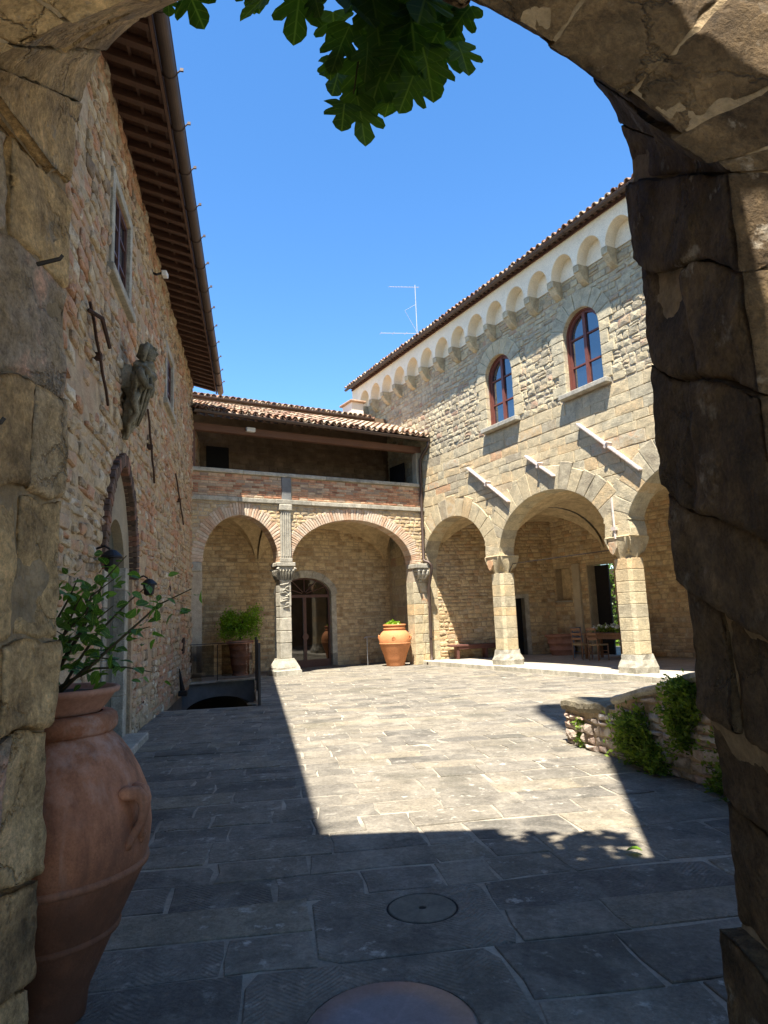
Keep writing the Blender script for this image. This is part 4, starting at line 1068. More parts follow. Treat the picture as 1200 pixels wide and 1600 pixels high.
# open upper gallery
LB = Matrix.Translation((0, 2.4, 0))
MB().box(-2.9, 5.4, 0.0, 0.3, 5.19, 9.2).build('upper_wall', M['upper'], gb, LB)
UG = Pool(gb, 'upper_stone', M['upper'], FG @ LB, 60, LB)
lay(UG, -2.3, 5.2, 6.0, 8.2, (0.10, 0.2), (0.2, 0.5), joint=0.02, jit=0.012, cut=0.12, proud=(0.004, 0.022), bulge=0.012, tilt=.04)
UG.finish('small_upper_stones')
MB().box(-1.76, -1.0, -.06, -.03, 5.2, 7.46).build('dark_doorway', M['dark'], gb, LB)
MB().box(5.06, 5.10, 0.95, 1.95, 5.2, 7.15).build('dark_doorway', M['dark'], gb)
MB().bbox(5.0, 5.25, 0.02, 0.32, 6.17, 7.30, .015).build('end_post', M['plaster_tan'], gb)
MB().bbox(-2.93, -2.74, 0.02, 0.26, 6.17, 7.30, .015).build('end_post', M['beam'], gb)
MB().bbox(-2.95, 5.28, 0.0, 0.22, 7.30, 7.52, .012).build('eave_beam', M['beam'], gb)
S1 = 0.40
for k in range(34):
    u = -2.85 + k * .25
    MB().add([(u + dx, y, 7.575 + (y + .52) * S1 + dz) for dx in (0, .085) for y, dz in ((-.52, 0), (2.4, 0), (2.4, .09), (-.52, .09))], [(0, 1, 2, 3), (7, 6, 5, 4), (0, 4, 5, 1), (3, 2, 6, 7), (0, 3, 7, 4), (1, 5, 6, 2)], rng.random()).build('rafter', M['rafter'], gb)
mb = MB(); zz = lambda y: 7.675 + (y + .52) * S1
mb.add([(-2.95, -.58, zz(-.58)), (5.3, -.58, zz(-.58)), (5.3, 2.7, zz(2.7)), (-2.95, 2.7, zz(2.7))], [(0, 1, 2, 3)]); mb.build('roof', M['soffit'], gb)
gutter(gb, [(-2.95, -.62, 7.70), (5.22, -.62, 7.62)], .07, br=1.2, hook=0.0)
tile_roof(gb, FG, -2.85, 5.2, -.66, 7.685, S1, 9, limit=300)
MB().box(-2.9, 4.66, 2.42, 2.6, 9.0, 9.12).build('upper_fascia', M['gutter'], gb)
gutter(gb, [(-2.9, 2.36, 9.16), (4.68, 2.36, 9.13)], .06, br=2.0, hook=0.0)
mb = MB(); mb.add([(-3.2, 2.4, 9.13), (4.66, 2.4, 9.13), (4.66, 6.2, 9.13 + 3.8 * .3), (-3.2, 6.2, 9.13 + 3.8 * .3)], [(0, 1, 2, 3)]); mb.build('upper_roof', M['soffit'], gb)
tile_roof(gb, FG, -3.0, 4.6, 2.36, 9.13, .30, 8, limit=60, name='upper_roof_tile', rest='small_upper_tiles')
MB().box(4.15, 4.66, 3.1, 3.9, 9.1, 9.98).build('chimney', M['plaster'], gb)
MB().bbox(4.05, 4.76, 3.0, 4.0, 9.985, 10.06, .02).build('chimney_cap', M['rooftile'], gb)
# rainwater pipe from the eave down the corner
def gp(u, y, z): return (u, y, z)
pp = [gp(5.10, -.62, 7.56), gp(5.10, -.60, 7.40), gp(5.09, -.30, 7.20), gp(5.08, -.10, 7.0), gp(5.07, -.085, 5.4), gp(5.03, -.10, 3.55), gp(5.03, -.16, 3.46), gp(5.07, -.34, 3.40), gp(5.16, -.38, 3.30), gp(5.18, -.30, 3.0), gp(5.17, -.16, 2.6), gp(5.17, -.12, .35), gp(5.16, -.15, .12), gp(5.02, -.24, .07), gp(4.86, -.34, .06)]
o = MB().tube(pp, .05, 12).build('downpipe', M['gutter'], gb, smooth=True)
for z in (6.6, 4.6, 1.9, .9): MB().tube([(5.08 if z > 3.5 else 5.17, -.095 if z > 3.5 else -.14, z - .03), (5.08 if z > 3.5 else 5.17, -.095 if z > 3.5 else -.14, z + .03)], .062, 12).build('pipe_clamp', M['gutter'], o)

# ================================================================== LEFT BUILDING
lb = thing('left_building', 'tall shaded house of mixed brick and rubble with deep raftered eaves', 'building', FL)
V1_, V2_ = Hole(-1.15, 0.55, 6.2, 7.45, 0), Hole(4.17, 0.52, 6.2, 7.32, 0)
GD = Hole(-0.74, 1.02, -0.1, 2.30, 1.52, 0.26, True)
mb = MB(); wall_mesh(mb, -9.5, 9.75, -0.1, 8.7, [V1_, V2_, GD], 0.0, 0.45); mb.build('wall', M['mortar_left'], lb)
MB().box(9.75, 12.6, 0.0, 0.4, -0.1, 7.6).build('wall', M['mortar_left'], lb)
MB().box(-9.5, 9.7, 2.5, 2.9, -.1, 8.7).box(9.3, 9.7, .46, 2.5, -.1, 8.7).build('rear_wall', M['mortar_left'], lb)
LS = Pool(lb, 'stone', M['mixed'], FL, 300)
frm = lambda h, g: Hole(h.c, h.hw + g, h.lo - g, h.sp + g, 0)
def ltint(u, v):
    n_ = noise.noise(Vector((u * .38, v * .38, 4)))
    if n_ > .12: t = rng.gauss(.78, .13)
    elif n_ < -.28 or v < 1.1: t = rng.choice([rng.uniform(.88, 1), rng.gauss(.45, .12), rng.gauss(.2, .1)])
    else: t = rng.gauss(.46, .24)
    return min(1, max(0, t))
lay(LS, -8.5, 9.6, 0.0, 8.62, (0.07, 0.19), (0.12, 0.42), holes=[frm(V1_, .17), frm(V2_, .17), GD], joint=0.024, jit=0.018, cut=0.15, proud=(0.0, 0.042), bulge=0.02, ch=0.016, split=0.12, sag=0.08, tilt=.09, tintf=ltint, skip=lambda u, v: noise.noise(Vector((u * 1.3, v * 1.3, 8))) > .42)
lay(LS, 9.6, 12.5, 0.0, 7.5, (0.10, 0.2), (0.16, 0.4), joint=0.024, jit=0.014, cut=0.15, proud=(0.0, 0.03), bulge=0.014, tilt=.05, tintf=ltint)
LS.finish('small_stones')
M['dark_brick'] = stone_mat('dark_brick', [(0.0, L3(.085, .06, .045)), (.6, L3(.15, .10, .075)), (1.0, L3(.24, .11, .07))], scale=7.0, bump=.6, bdist=.01, var=.4)
LR = Pool(lb, 'arch_brick', M['dark_brick'], FL, 80)
ring(LR, GD, .17, 52, proud=0.075, depth=0.05, joint=.010, jit=.004, tj=.012, tintf=rng.random)
LR.finish('small_arch_bricks')
# plaster filling with the inner door
ID = Hole(-0.74, 0.60, -0.1, 2.40, 0.66)
mb = MB(); us = sorted(set([GD.u0 + .002, GD.u1 - .002] + [GD.c - (GD.hw - .002) * cos(pi * k / 30) for k in range(31)]))
wall_mesh(mb, GD.u0 + .004, GD.u1 - .004, -0.1, 2.3, [ID], .045, .3, top=lambda u: GD.hi(u) - .004); mb.build('door_tympanum', M['tympanum'], lb)
for s in (-1, 1):
    z = 0.0
    while z < 2.45:
        hgt = min(rng.uniform(.4, .8), 2.45 - z); a, b = sorted((ID.c + s * (ID.hw - .01), ID.c + s * (ID.hw + .19)))
        MB().bbox(a, b, .015, .30, z + .003, z + hgt - .003, .01, rng.random()).build('jamb_stone', M['carved'], lb); z += hgt
MB().box(ID.u0 + .01, ID.u1 - .01, .21, .25, -.05, 3.1).build('door_leaf', M['doorwood'], lb)
mb = MB()
for k in range(5): mb.bbox(ID.u0 + .02 + k * .25, ID.u0 + .02 + k * .25 + .235, .175, .208, 0.02, 3.0, .006)
mb.build('door_boards', M['doorwood'], lb)
MB().bbox(-1.6, .2, -.28, .34, -.05, .10, .015).build('door_step', M['carved'], lb)
for h in (V1_, V2_):
    mb = MB(); g_ = .15
    mb.bbox(h.u0 - g_, h.u0 + .005, -.04, .16, h.lo, h.sp, .008, .5).bbox(h.u1 - .005, h.u1 + g_, -.04, .16, h.lo, h.sp, .008, .5).bbox(h.u0 - g_, h.u1 + g_, -.041, .16, h.sp + .002, h.sp + g_, .008, .5)
    mb.build('window_surround', M['carved'], lb)
    MB().bbox(h.u0 - .25, h.u1 + .25, -.09, .2, h.lo - .12, h.lo - .002, .012, .3).build('window_sill', M['carved'], lb)
    f = MB(); yf = .015
    for (a, b, c_, d) in ((h.u0, h.u0 + .07, h.lo, h.sp), (h.u1 - .07, h.u1, h.lo, h.sp), (h.u0 + .07, h.u1 - .07, h.lo, h.lo + .07), (h.u0 + .07, h.u1 - .07, h.sp - .07, h.sp), (h.c - .045, h.c + .045, h.lo + .07, h.sp - .07)):
        f.box(a, b, yf, yf + .06, c_, d)
    for t in (.36, .68):
        z = h.lo + (h.sp - h.lo) * t; f.box(h.u0 + .07, h.c - .045, yf + .01, yf + .05, z - .016, z + .016).box(h.c + .045, h.u1 - .07, yf + .01, yf + .05, z - .016, z + .016)
    fo = f.build('window_frame', M['doorframe'], lb)
    for s in (-1, 1):
        for t0, t1 in ((0.0, .36), (.36, .68), (.68, 1.0)):
            a, b = sorted((h.c + s * .045, h.c + s * (h.hw - .07))); H_ = h.sp - h.lo
            MB().add([(a, yf + .03, h.lo + H_ * t0), (b, yf + .03, h.lo + H_ * t0), (b, yf + .03, h.lo + H_ * t1), (a, yf + .03, h.lo + H_ * t1)], [(0, 1, 2, 3)]).build('window_pane', M['pane'], fo)
# eaves
SL = 0.30
def eave_z(y): return 8.62 + y * SL
k = 0; u = -8.6
while u < 9.7:
    j = rng.uniform(-.012, .012)
    mb = MB()
    mb.add([(u + j + dx, y, eave_z(y) + dz) for dx in (0, .10) for y, dz in ((-.66, .015), (.4, .0), (.4, .12), (-.66, .12))], [(0, 1, 2, 3), (7, 6, 5, 4), (0, 4, 5, 1), (3, 2, 6, 7), (0, 3, 7, 4), (1, 5, 6, 2)], rng.random())
    mb.build('rafter', M['rafter'], lb); u += .335
mb = MB(); mb.add([(u_, y, eave_z(y) + .125 + e) for e in (0, .05) for u_ in (-9.5, 9.75) for y in (-.70, 2.9)], [(0, 1, 3, 2), (4, 5, 7, 6), (0, 2, 6, 4), (0, 1, 5, 4), (2, 3, 7, 6)]); mb.build('roof', M['soffit'], lb)
mb = MB()
for (y, wd) in ((-.66, .05), (-.36, .035), (-.02, .06)): mb.box(-9.4, 9.72, y, y + wd, eave_z(y) + .09, eave_z(y) + .123)
mb.build('eave_battens', M['rafter'], lb)
MB().box(-9.5, 9.76, -.705, -.672, eave_z(-.7) + .02, eave_z(-.7) + .19).build('fascia_board', M['rafter'], lb)
gutter(lb, [(-9.5, -.80, 8.56), (9.78, -.80, 8.50)], .088, br=.95, hook=.045)
tile_roof(lb, FL, -9.4, 9.7, -.80, 8.60, SL, 1, limit=20)
# tall iron wall anchors
for (u0_, z0_, u1_, z1_, cl) in ((-3.02, 5.12, -2.0, 4.28, True), (1.0, 5.18, 1.85, 4.1, False), (5.0, 4.95, 6.7, 4.05, False)):
    mb = MB(); n = 6
    P_ = [(u0_ + (u1_ - u0_) * t / n, -.07 - .008 * (t % 2), z0_ + (z1_ - z0_) * t / n) for t in range(n + 1)]
    mb.tube(P_, .018, 6); mb.bbox(P_[3][0] - .035, P_[3][0] + .035, -.10, .0, P_[3][2] - .045, P_[3][2] + .045, .01)
    if cl: mb.tube([(u0_ - .02, -.06, z0_ - .1), (u0_ + .1, -.18, z0_ - .14), (u0_ + .42, -.20, z0_ - .35)], [.022, .026, .022], 6)
    mb.build('wall_anchor', M['rust'], lb)
MB().box(4.6, 4.9, -.012, .01, 2.18, 2.45).box(7.15, 7.5, -.05, .01, .92, 1.3).build('rusty_plate', M['rust'], lb)

# ================================================================== GATE (where the camera looks through)
gt = thing('gateway', 'thick rough sandstone gateway arch framing the view in deep shade', 'archway', at(0, 1.8, 0))
XL, XR, CX = -1.20, 1.05, -0.075
Y0, TH = 1.83, 0.78
def spring(t, side=1): return (2.86 + .52 * t) if side > 0 else (3.30 + .08 * t)
def arcp(th, t, rho):
    a = 1.125 + (.075 if cos(th) < 0 else .045) * t; c_ = cos(th); q = min(1, max(0, (c_ + .25) / .5)); q = q * q * (3 - 2 * q)
    zr = 2.86 + .80 * (1 - abs(c_) ** 1.35); zl = 3.30 + .34 * (1 - c_ * c_)
    z0 = zl + (zr - zl) * q; nn_ = 3.0 if c_ < 0 else 2.0; z1 = 3.39 + 1.03 * max(0, 1 - abs(c_) ** nn_) ** (1 / nn_); k = 1.6 - .6 * t
    return Vector((CX + a * c_ + rho * c_ * k, Y0 + TH * t - 1.8, z0 + (z1 - z0) * t + rho * sin(th) * k))
def warped(pool, f, A, Bq, Cq, res, rnd=.03, amp=.016, seed=0.0, tint=.5, fr=2.6):
    """a big rounded block over f(a,b,c), roughened"""
    a0, a1 = A; b0, b1 = Bq; c0, c1 = Cq
    ctr = f((a0 + a1) / 2, (b0 + b1) / 2, (c0 + c1) / 2)
    hx = (f(a1, (b0 + b1) / 2, (c0 + c1) / 2) - f(a0, (b0 + b1) / 2, (c0 + c1) / 2)).length / 2
    hy = (f((a0 + a1) / 2, b1, (c0 + c1) / 2) - f((a0 + a1) / 2, b0, (c0 + c1) / 2)).length / 2
    hz = (f((a0 + a1) / 2, (b0 + b1) / 2, c1) - f((a0 + a1) / 2, (b0 + b1) / 2, c0)).length / 2
    hs_ = (hx, hy, hz); idx = {}; mb = MB(); vs = []; fs = []
    n = [max(2, int(2 * h / res)) for h in hs_]
    def vid(i, j, k):
        q = (i, j, k)
        if q in idx: return idx[q]
        p = [(-1 + 2 * q[d] / n[d]) * hs_[d] for d in range(3)]
        r_ = [min(rnd, hs_[d] * .45) for d in range(3)]
        inn = [max(-hs_[d] + r_[d], min(hs_[d] - r_[d], p[d])) for d in range(3)]
        dv = Vector([p[d] - inn[d] for d in range(3)]); l = dv.length
        # vector from the rounded core
        nrm = dv.normalized() if l > 1e-6 else Vector((0, 0, 0))
        rr = sum(r_) / 3
        base = Vector(inn) + nrm * rr
        w0 = f(a0 + (a1 - a0) * (.5 + base.x / hs_[0] / 2), b0 + (b1 - b0) * (.5 + base.y / hs_[1] / 2), c0 + (c1 - c0) * (.5 + base.z / hs_[2] / 2))
        s_ = w0 + Vector((seed, seed * 1.7, 0))
        edge = 1.0 if max(abs(nrm.x), abs(nrm.y), abs(nrm.z)) < .97 else 0.0
        d_ = amp * (.45 * noise.noise(s_ * 1.6) + .62 * noise.fractal(s_ * 5.5, 0.75, 2.1, 5)) - amp * 1.9 * max(0, noise.noise(s_ * 3.1 + Vector((9, 0, 0))) - .22) - edge * .022 * max(0, noise.fractal(s_ * 9, .9, 2, 3))
        base = base + nrm * d_
        P = f(a0 + (a1 - a0) * (.5 + base.x / hs_[0] / 2), b0 + (b1 - b0) * (.5 + base.y / hs_[1] / 2), c0 + (c1 - c0) * (.5 + base.z / hs_[2] / 2))
        idx[q] = len(vs); vs.append(P); return idx[q]
    for d in range(3):
        e, g_ = [x for x in range(3) if x != d]
        for side in (0, n[d]):
            for i in range(n[e]):
                for j in range(n[g_]):
                    c4 = []
                    for (x, y) in ((i, j), (i + 1, j), (i + 1, j + 1), (i, j + 1)):
                        q = [0, 0, 0]; q[d] = side; q[e] = x; q[g_] = y; c4.append(vid(*q))
                    fs.append(tuple(c4))
    mb.add(vs, fs, tint)
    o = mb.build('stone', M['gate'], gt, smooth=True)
    return o
# jambs: courses of big blocks; f(z, t, rho)
PL = [.12, .09, .055, .035, .03, .03, .04, .05]; PR = [.09, .13, .12, .08, .05, .025, .01, .015]
def jamb(side):
    X = XL if side < 0 else XR
    def f(s_, t, rho):
        s2 = s_ + .05 * noise.noise(Vector((t * 2.2, s_ * 1.1, side * 5.0))) * min(1, s_ * 3) * min(1, max(0, 2.77 - s_) * 3)
        t2 = t + .06 * noise.noise(Vector((s_ * 2.1, t * 1.3, side * 9.0))) * min(1, t * 4) * min(1, (1 - t) * 4)
        return Vector((X + side * rho, Y0 + TH * t2 - 1.8, s2 * spring(t2, side) / 2.77))
    z = 0.0; k = 0
    hl_ = [.34, .28, .40, .26, .44, .33, .40, .32] if side < 0 else [.40, .34, .26, .38, .30, .42, .36, .31]
    for hgt in hl_:
        pro = rng.uniform(-.035, .02); 
        if side > 0: pro = PR[k]
        if side < 0: pro = PL[k]
        if rng.random() < (.8 if side < 0 else .7):
            m_ = rng.uniform(.42, .68); parts = [(0, m_ - .003), (m_ + .003, 1)]
        else: parts = [(0, 1)]
        for (t0, t1) in parts:
            warped(None, f, (z + .002, z + hgt - .002), (t0, t1), (pro + rng.uniform(-.022, .022), .55), .021, .012, .021, rng.uniform(0, 50), min(1, max(0, rng.gauss(.62, .14) if side < 0 else rng.gauss(.05, .08))))  # tint by side paints the light in: left jamb pale, right jamb shaded
        z += hgt; k += 1
    mb = MB(); q = [f(0, 0, .05), f(2.77, 0, .05), f(2.77, 1, .05), f(0, 1, .05)]; q2 = [f(0, .02, .5), f(2.77, .02, .5), f(2.77, .98, .5), f(0, .98, .5)]
    n_ = 20; vs = []; pl_ = PL if side < 0 else PR
    for i in range(n_ + 1):
        zz = 2.86 * i / n_; acc = 0; pv = pl_[-1]
        for hh_, pp_ in zip(hl_, pl_):
            acc += hh_
            if zz <= acc: pv = pp_; break
        for (t, ex) in ((.012, .5), (.012, 0), (.25, 0), (.5, 0), (.75, 0), (.985, 0), (.985, .5)):
            vs.append(f(zz, t, ex if ex else pv + .034 + .006 * noise.noise(Vector((zz * 5, t * 6, 3)))))
    mb.add(vs, [(i * 7 + k, i * 7 + k + 1, (i + 1) * 7 + k + 1, (i + 1) * 7 + k) for i in range(n_) for k in range(6)], .4); mb.build('jamb_core', M['gate_mortar'], gt)
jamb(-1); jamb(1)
mb = MB(); vs = []
for i in range(49):
    th = pi * i / 48
    for (t, ro) in ((.012, .5), (.012, .020), (.3, .020), (.65, .020), (.985, .020), (.985, .5)): vs.append(arcp(th, t, ro))
mb.add(vs, [(i * 6 + k, i * 6 + k + 1, (i + 1) * 6 + k + 1, (i + 1) * 6 + k) for i in range(48) for k in range(5)], .4); mb.build('arch_core', M['gate_mortar'], gt)
nv = 13
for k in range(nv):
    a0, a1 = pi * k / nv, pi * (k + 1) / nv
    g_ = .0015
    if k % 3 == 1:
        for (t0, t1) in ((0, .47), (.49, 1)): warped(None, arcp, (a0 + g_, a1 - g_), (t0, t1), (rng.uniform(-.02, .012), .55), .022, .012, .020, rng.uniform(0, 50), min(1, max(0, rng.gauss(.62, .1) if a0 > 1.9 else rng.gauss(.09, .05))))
    else: warped(None, arcp, (a0 + g_, a1 - g_), (0, 1), (rng.uniform(-.02, .012), .55), .022, .012, .020, rng.uniform(0, 50), min(1, max(0, rng.gauss(.62, .1) if a0 > 1.9 else rng.gauss(.09, .05))))  # voussoir tints carry painted shade as well: pale left, dark right
# the wall over and beside the arch
mb = MB()
hf = Hole(CX, 1.42, -0.2, 3.50, 1.22); hn = Hole(CX, 1.40, -0.2, 3.0, 1.05)
tp = lambda u: 6.9 if u < 0.12 else 5.15
mb2 = MB(); tp2 = lambda u: 6.9 if u < .12 else 5.15
wall_mesh(mb2, -9.0, 7.5, -0.2, 6.9, [hf], Y0 + .38 - 1.8, Y0 + TH - .03 - 1.8, top=lambda u: 6.9 if u < .15 else (5.15 if u > .3 else 6.9 - (u - .15) * 11.6))
wall_mesh(mb2, -9.0, 7.5, -0.2, 6.9, [hn], Y0 + .03 - 1.8, Y0 + .379 - 1.8, top=lambda u: 6.9 if u < .15 else (5.15 if u > .3 else 6.9 - (u - .15) * 11.6))
mb2.build('wall', M['gate'], gt)
for (x, y, z) in ((-1.16, 2.28, 2.92), (-1.17, 1.98, 2.22)):
    MB().tube([(x - .06, y - 1.8, z - .01), (x + .022, y - 1.8, z + .008), (x + .032, y - 1.8, z + .022)], [.008, .007, .006], 6).build('iron_pin', M['iron'], gt)

# what stands round the gate, out of frame: the keep whose shadow lies on the courtyard, and a passage ceiling and walls added to shade the gate
tw = thing('stone_tower', 'square stone keep with a jutting top rising above the gateway', 'tower', at(1.18, -.6, 0))
MB().box(0, 5.4, 0, 3.18, 5.16, 21.2).build('tower_shaft', M['gate'], tw)
MB().box(-.78, 6.1, -.7, 3.22, 21.2, 23.4).build('tower_top', M['gate'], tw)
cp_ = [(-2.6, -2.7), (2.9, -2.7), (2.9, -.8), (.90, -.8), (.93, .2), (.89, .75), (.91, 1.08), (1.5, 1.10), (1.5, 1.16), (1.12, 1.17), (.97, 1.21), (.88, 1.25), (.74, 1.33), (.66, 1.42), (.45, 1.52), (.45, 1.79), (-2.6, 1.79)]  # outline of the added ceiling, cut to let sun patches onto the gate
n_ = len(cp_); mb = MB(); mb.add([(x, y, z) for z in (4.62, 4.78) for x, y in cp_], [tuple(range(n_)), tuple(range(2 * n_ - 1, n_ - 1, -1))] + [(i, (i + 1) % n_, n_ + (i + 1) % n_, n_ + i) for i in range(n_)])
mb.build('added_shade_ceiling', M['rafter'], kind='structure')
mb = MB(); mb.box(-2.9, -2.601, -2.7, 1.80, 0, 5.1).box(2.901, 3.2, -2.7, 1.80, 0, 5.1)  # unseen side walls, added to keep skylight off the jambs
mb.build('added_shade_wall', M['gate'], kind='structure')

# ================================================================== LOW WALL
FW = frame((2.14, 8.65, 0), (.28, -.96))
lw = thing('low_wall', 'low crumbling rubble wall with sloping coping, overgrown with herbs', 'low wall', FW)
ztop = lambda u: .52 + .05 * u if u < 1.05 else .66 + .26 * (u - 1.05)
mb = MB(); wall_mesh(mb, 0.0, 1.04, -.1, 1, [], 0.0, .42, top=lambda u: ztop(u) - .06); wall_mesh(mb, 1.041, 5.2, -.1, 1, [], 0.0, .42, top=lambda u: ztop(max(u, 1.06)) - .06); mb.build('core', M['mortar_left'], lw)
WS = Pool(lw, 'stone', M['wall_rubble'], FW, 220)
lay(WS, 0.0, 5.1, 0.0, 1.7, (0.06, 0.14), (0.09, 0.28), joint=0.02, jit=0.016, cut=0.16, proud=(0.008, 0.055), bulge=0.022, ch=0.016, tilt=.12, sag=.04, skip=lambda u, v: v > ztop(u) - .13, tintf=lambda u, v: rng.choice([rng.uniform(.2, .4), rng.uniform(.6, .72), rng.uniform(.9, 1.0), rng.uniform(.2, .5)]))
WS.finish('small_stones')
def coping(u0, u1, th, y0, y1, mat, name, n=8, amp=.012):
    mb = MB(); vs = []; K = 10
    for i in range(n + 1):
        u = u0 + (u1 - u0) * i / n; z = ztop(max(u, u0 + .001))
        pr = [(y0, z - th), (y0 - .02, z - th * .6), (y0 - .012, z - .015), (y0 + .05, z), ((y0 + y1) / 2, z + .012), (y1 - .05, z), (y1, z - .02), (y1, z - th)]
        for (y, zz) in pr:
            vs.append((u, y + amp * noise.noise(Vector((u * 7, y * 9, 1))), zz + amp * noise.noise(Vector((u * 6, y * 5, 5)))))
    m = 8; mb.add(vs, [(i * m + k, i * m + (k + 1) % m, (i + 1) * m + (k + 1) % m, (i + 1) * m + k) for i in range(n) for k in range(m)] + [tuple(range(m)), tuple(n * m + k for k in range(m))], .5)
    return mb.build(name, mat, lw)
coping(-.03, .93, .12, -.03, .46, M['coping'], 'coping_block', 14, .035)
for a, b in ((1.06, 2.1), (2.11, 3.3), (3.31, 5.2)): coping(a, b, .09, -.04, .47, M['carved'], 'coping_slab', 16, .022)

def herb(name, label, spots, n, Mx, lf=(.025, .062), seed=1, mat='herb', grp=None):
    """fine upright and hanging herbs growing out of the wall"""
    rg = random.Random(seed)
    o = thing(name, label, 'plant', Mx, grp)
    mb = MB(); st = MB()
    for (cx, cy, cz, rx, ry, rz, wt) in spots:
        for _ in range(max(6, int(n * wt / 14))):
            a = Vector((cx + rg.gauss(0, .35) * rx, cy + .04, cz + rg.gauss(0, .35) * rz - .06))
            b = a + Vector((rg.gauss(0, .3) * rx, -abs(rg.gauss(.6, .35)) * ry, rg.uniform(-.1, .9) * rz))
            st.tube([a, (a + b) / 2 + Vector((0, -.02, .03)), b], [.004, .003, .002], 4, rg.random(), cap=False)
            for _k in range(28):
                t = rg.uniform(.15, 1.05); p = a.lerp(b, t) + Vector((rg.gauss(0, .022), rg.gauss(0, .022), rg.gauss(0, .025)))
                l = rg.uniform(*lf); w_ = l * rg.uniform(.16, .34)
                d = ((b - a).normalized() * .7 + Vector((rg.gauss(0, .7), rg.gauss(0, .7) - .25, rg.gauss(0, .6) + .3))).normalized()
                s = d.cross(Vector((rg.gauss(0, 1), rg.gauss(0, 1), rg.gauss(0, 1)))).normalized() * w_
                mb.add([p, p + d * l * .5 + s, p + d * l, p + d * l * .5 - s], [(0, 1, 2, 3)], rg.random())
    st.build('stems', M['stem'], o); mb.build('foliage', M[mat], o)
    return o
def fw_at(u): return FW @ Matrix.Translation((u, 0, 0))
herb('wall_plant', 'large dark green herb clump at the foot of the low wall', [(0, -.04, .30, .30, .24, .30, 1.0), (.22, -.04, .14, .26, .22, .18, .7), (-.2, -.04, .2, .16, .16, .22, .3)], 1500, fw_at(1.52), seed=3)
herb('wall_plant', 'bright herb tuft hanging over the sloping coping of the low wall', [(0, -.02, .72, .24, .20, .20, 1.0), (.05, -.02, .86, .2, .16, .10, .6), (-.06, -.03, .5, .15, .2, .2, .6)], 1100, fw_at(2.22), seed=4)
herb('wall_plant', 'shadowed herb clump on the low wall beside the dark gate jamb', [(0, -.03, .35, .32, .22, .35, 1.0), (.35, -.03, .55, .3, .2, .3, .8), (-.15, -.03, .12, .3, .2, .14, .6)], 1500, fw_at(2.95), seed=5)
herb('wall_plant', 'small sunlit yellow green tuft on the end of the low wall', [(0, -.02, .30, .05, .08, .10, .5), (-.02, -.02, .10, .06, .08, .12, .5)], 190, fw_at(.36), lf=(.03, .06), seed=6)

# ================================================================== POTS AND PLANTS
def leaf_mesh(name, outline, ctr, mat, curl=.12, fold=.1, seed=0):
    rg = random.Random(seed); n = len(outline)
    vs = [(ctr[0], ctr[1], 0.0)] + [(x, y, fold * abs(x) - curl * (y - ctr[1]) ** 2 - curl * .5 * x * x + rg.uniform(-.02, .02)) for x, y in outline]
    mb = MB(); mb.add(vs, [(0, i + 1, (i + 1) % n + 1) for i in range(n)], rg.random())
    return mb.mesh(name, mat)
half = [(.05, -.04), (.20, -.09), (.38, -.02), (.50, .12), (.52, .22), (.40, .29), (.27, .36), (.37, .44), (.50, .54), (.52, .68), (.46, .76), (.32, .73), (.18, .62), (.24, .78), (.25, .93), (.16, 1.05)]
fo_ = [(0, 0)] + half + [(0, 1.14)] + [(-x, y) for x, y in reversed(half)]
FIGS = [leaf_mesh('fig_leaf', [(x * rng.uniform(.9, 1.1), y) for x, y in fo_], (0, .40), M['fig'], .16, .12, k) for k in range(6)]
ov = [(0, 0), (.22, .12), (.36, .36), (.33, .62), (.16, .88), (0, 1.05), (-.16, .88), (-.33, .62), (-.36, .36), (-.22, .12)]
ROSES = [leaf_mesh('rose_leaf', ov, (0, .45), M['rose'], .25, .22, k + 20) for k in range(6)]
def put_leaf(me, parent, p, d, nrm, size, name='leaf'):
    """p the stalk end, d the way the tip points, nrm roughly the way the face looks"""
    d = Vector(d).normalized(); nrm = Vector(nrm); x = d.cross(nrm).normalized(); z = x.cross(d)
    m = Matrix.Identity(4)
    for k in range(3): m[k][0] = x[k] * size; m[k][1] = d[k] * size; m[k][2] = z[k] * size
    m.translation = Vector(p)
    o = bpy.data.objects.new(name, me); C.objects.link(o); o.parent = parent; o.matrix_basis = m; return o

# big weathered jar with a rose
BJ = (-1.495, 3.10)
jar = thing('terracotta_jar', 'huge weathered terracotta oil jar with a rose, just inside the gateway', 'jar', at(*BJ))
pr = [(0, 0), (.145, 0), (.165, .015), (.172, .09), (.182, .125), (.235, .24), (.290, .36), (.335, .455), (.384, .56), (.408, .66), (.414, .745), (.405, .83), (.388, .90), (.358, .975), (.318, 1.05), (.275, 1.11), (.243, 1.14), (.236, 1.15), (.225, 1.15)]
MB().lathe(pr, 64, tint=.45, wob=.02, cap=False).build('body', M['old_terra'], jar, smooth=True)
for z, r in ((.602, .398), (.352, .287)):
    MB().lathe([(r - .01, z - .02), (r + .008, z - .012), (r + .012, z), (r + .01, z + .012), (r - .008, z + .02)], 64, tint=.8, wob=.02, cap=False).build('raised_band', M['old_terra'], jar, smooth=True)
MB().lathe([(.22, 1.148), (.247, 1.150), (.262, 1.168), (.266, 1.195), (.260, 1.222), (.244, 1.236), (.20, 1.236)], 56, tint=.35, wob=.012, cap=False).build('collar', M['old_terra'], jar, smooth=True)
MB().lathe([(.190, 1.237), (.212, 1.26), (.250, 1.312), (.268, 1.320), (.272, 1.336), (.264, 1.345), (.250, 1.340), (.240, 1.322), (.2, 1.322)], 56, tint=.9, wob=.006, cap=False).build('inner_pot', M['pot_terra'], jar, smooth=True)
mb = MB()
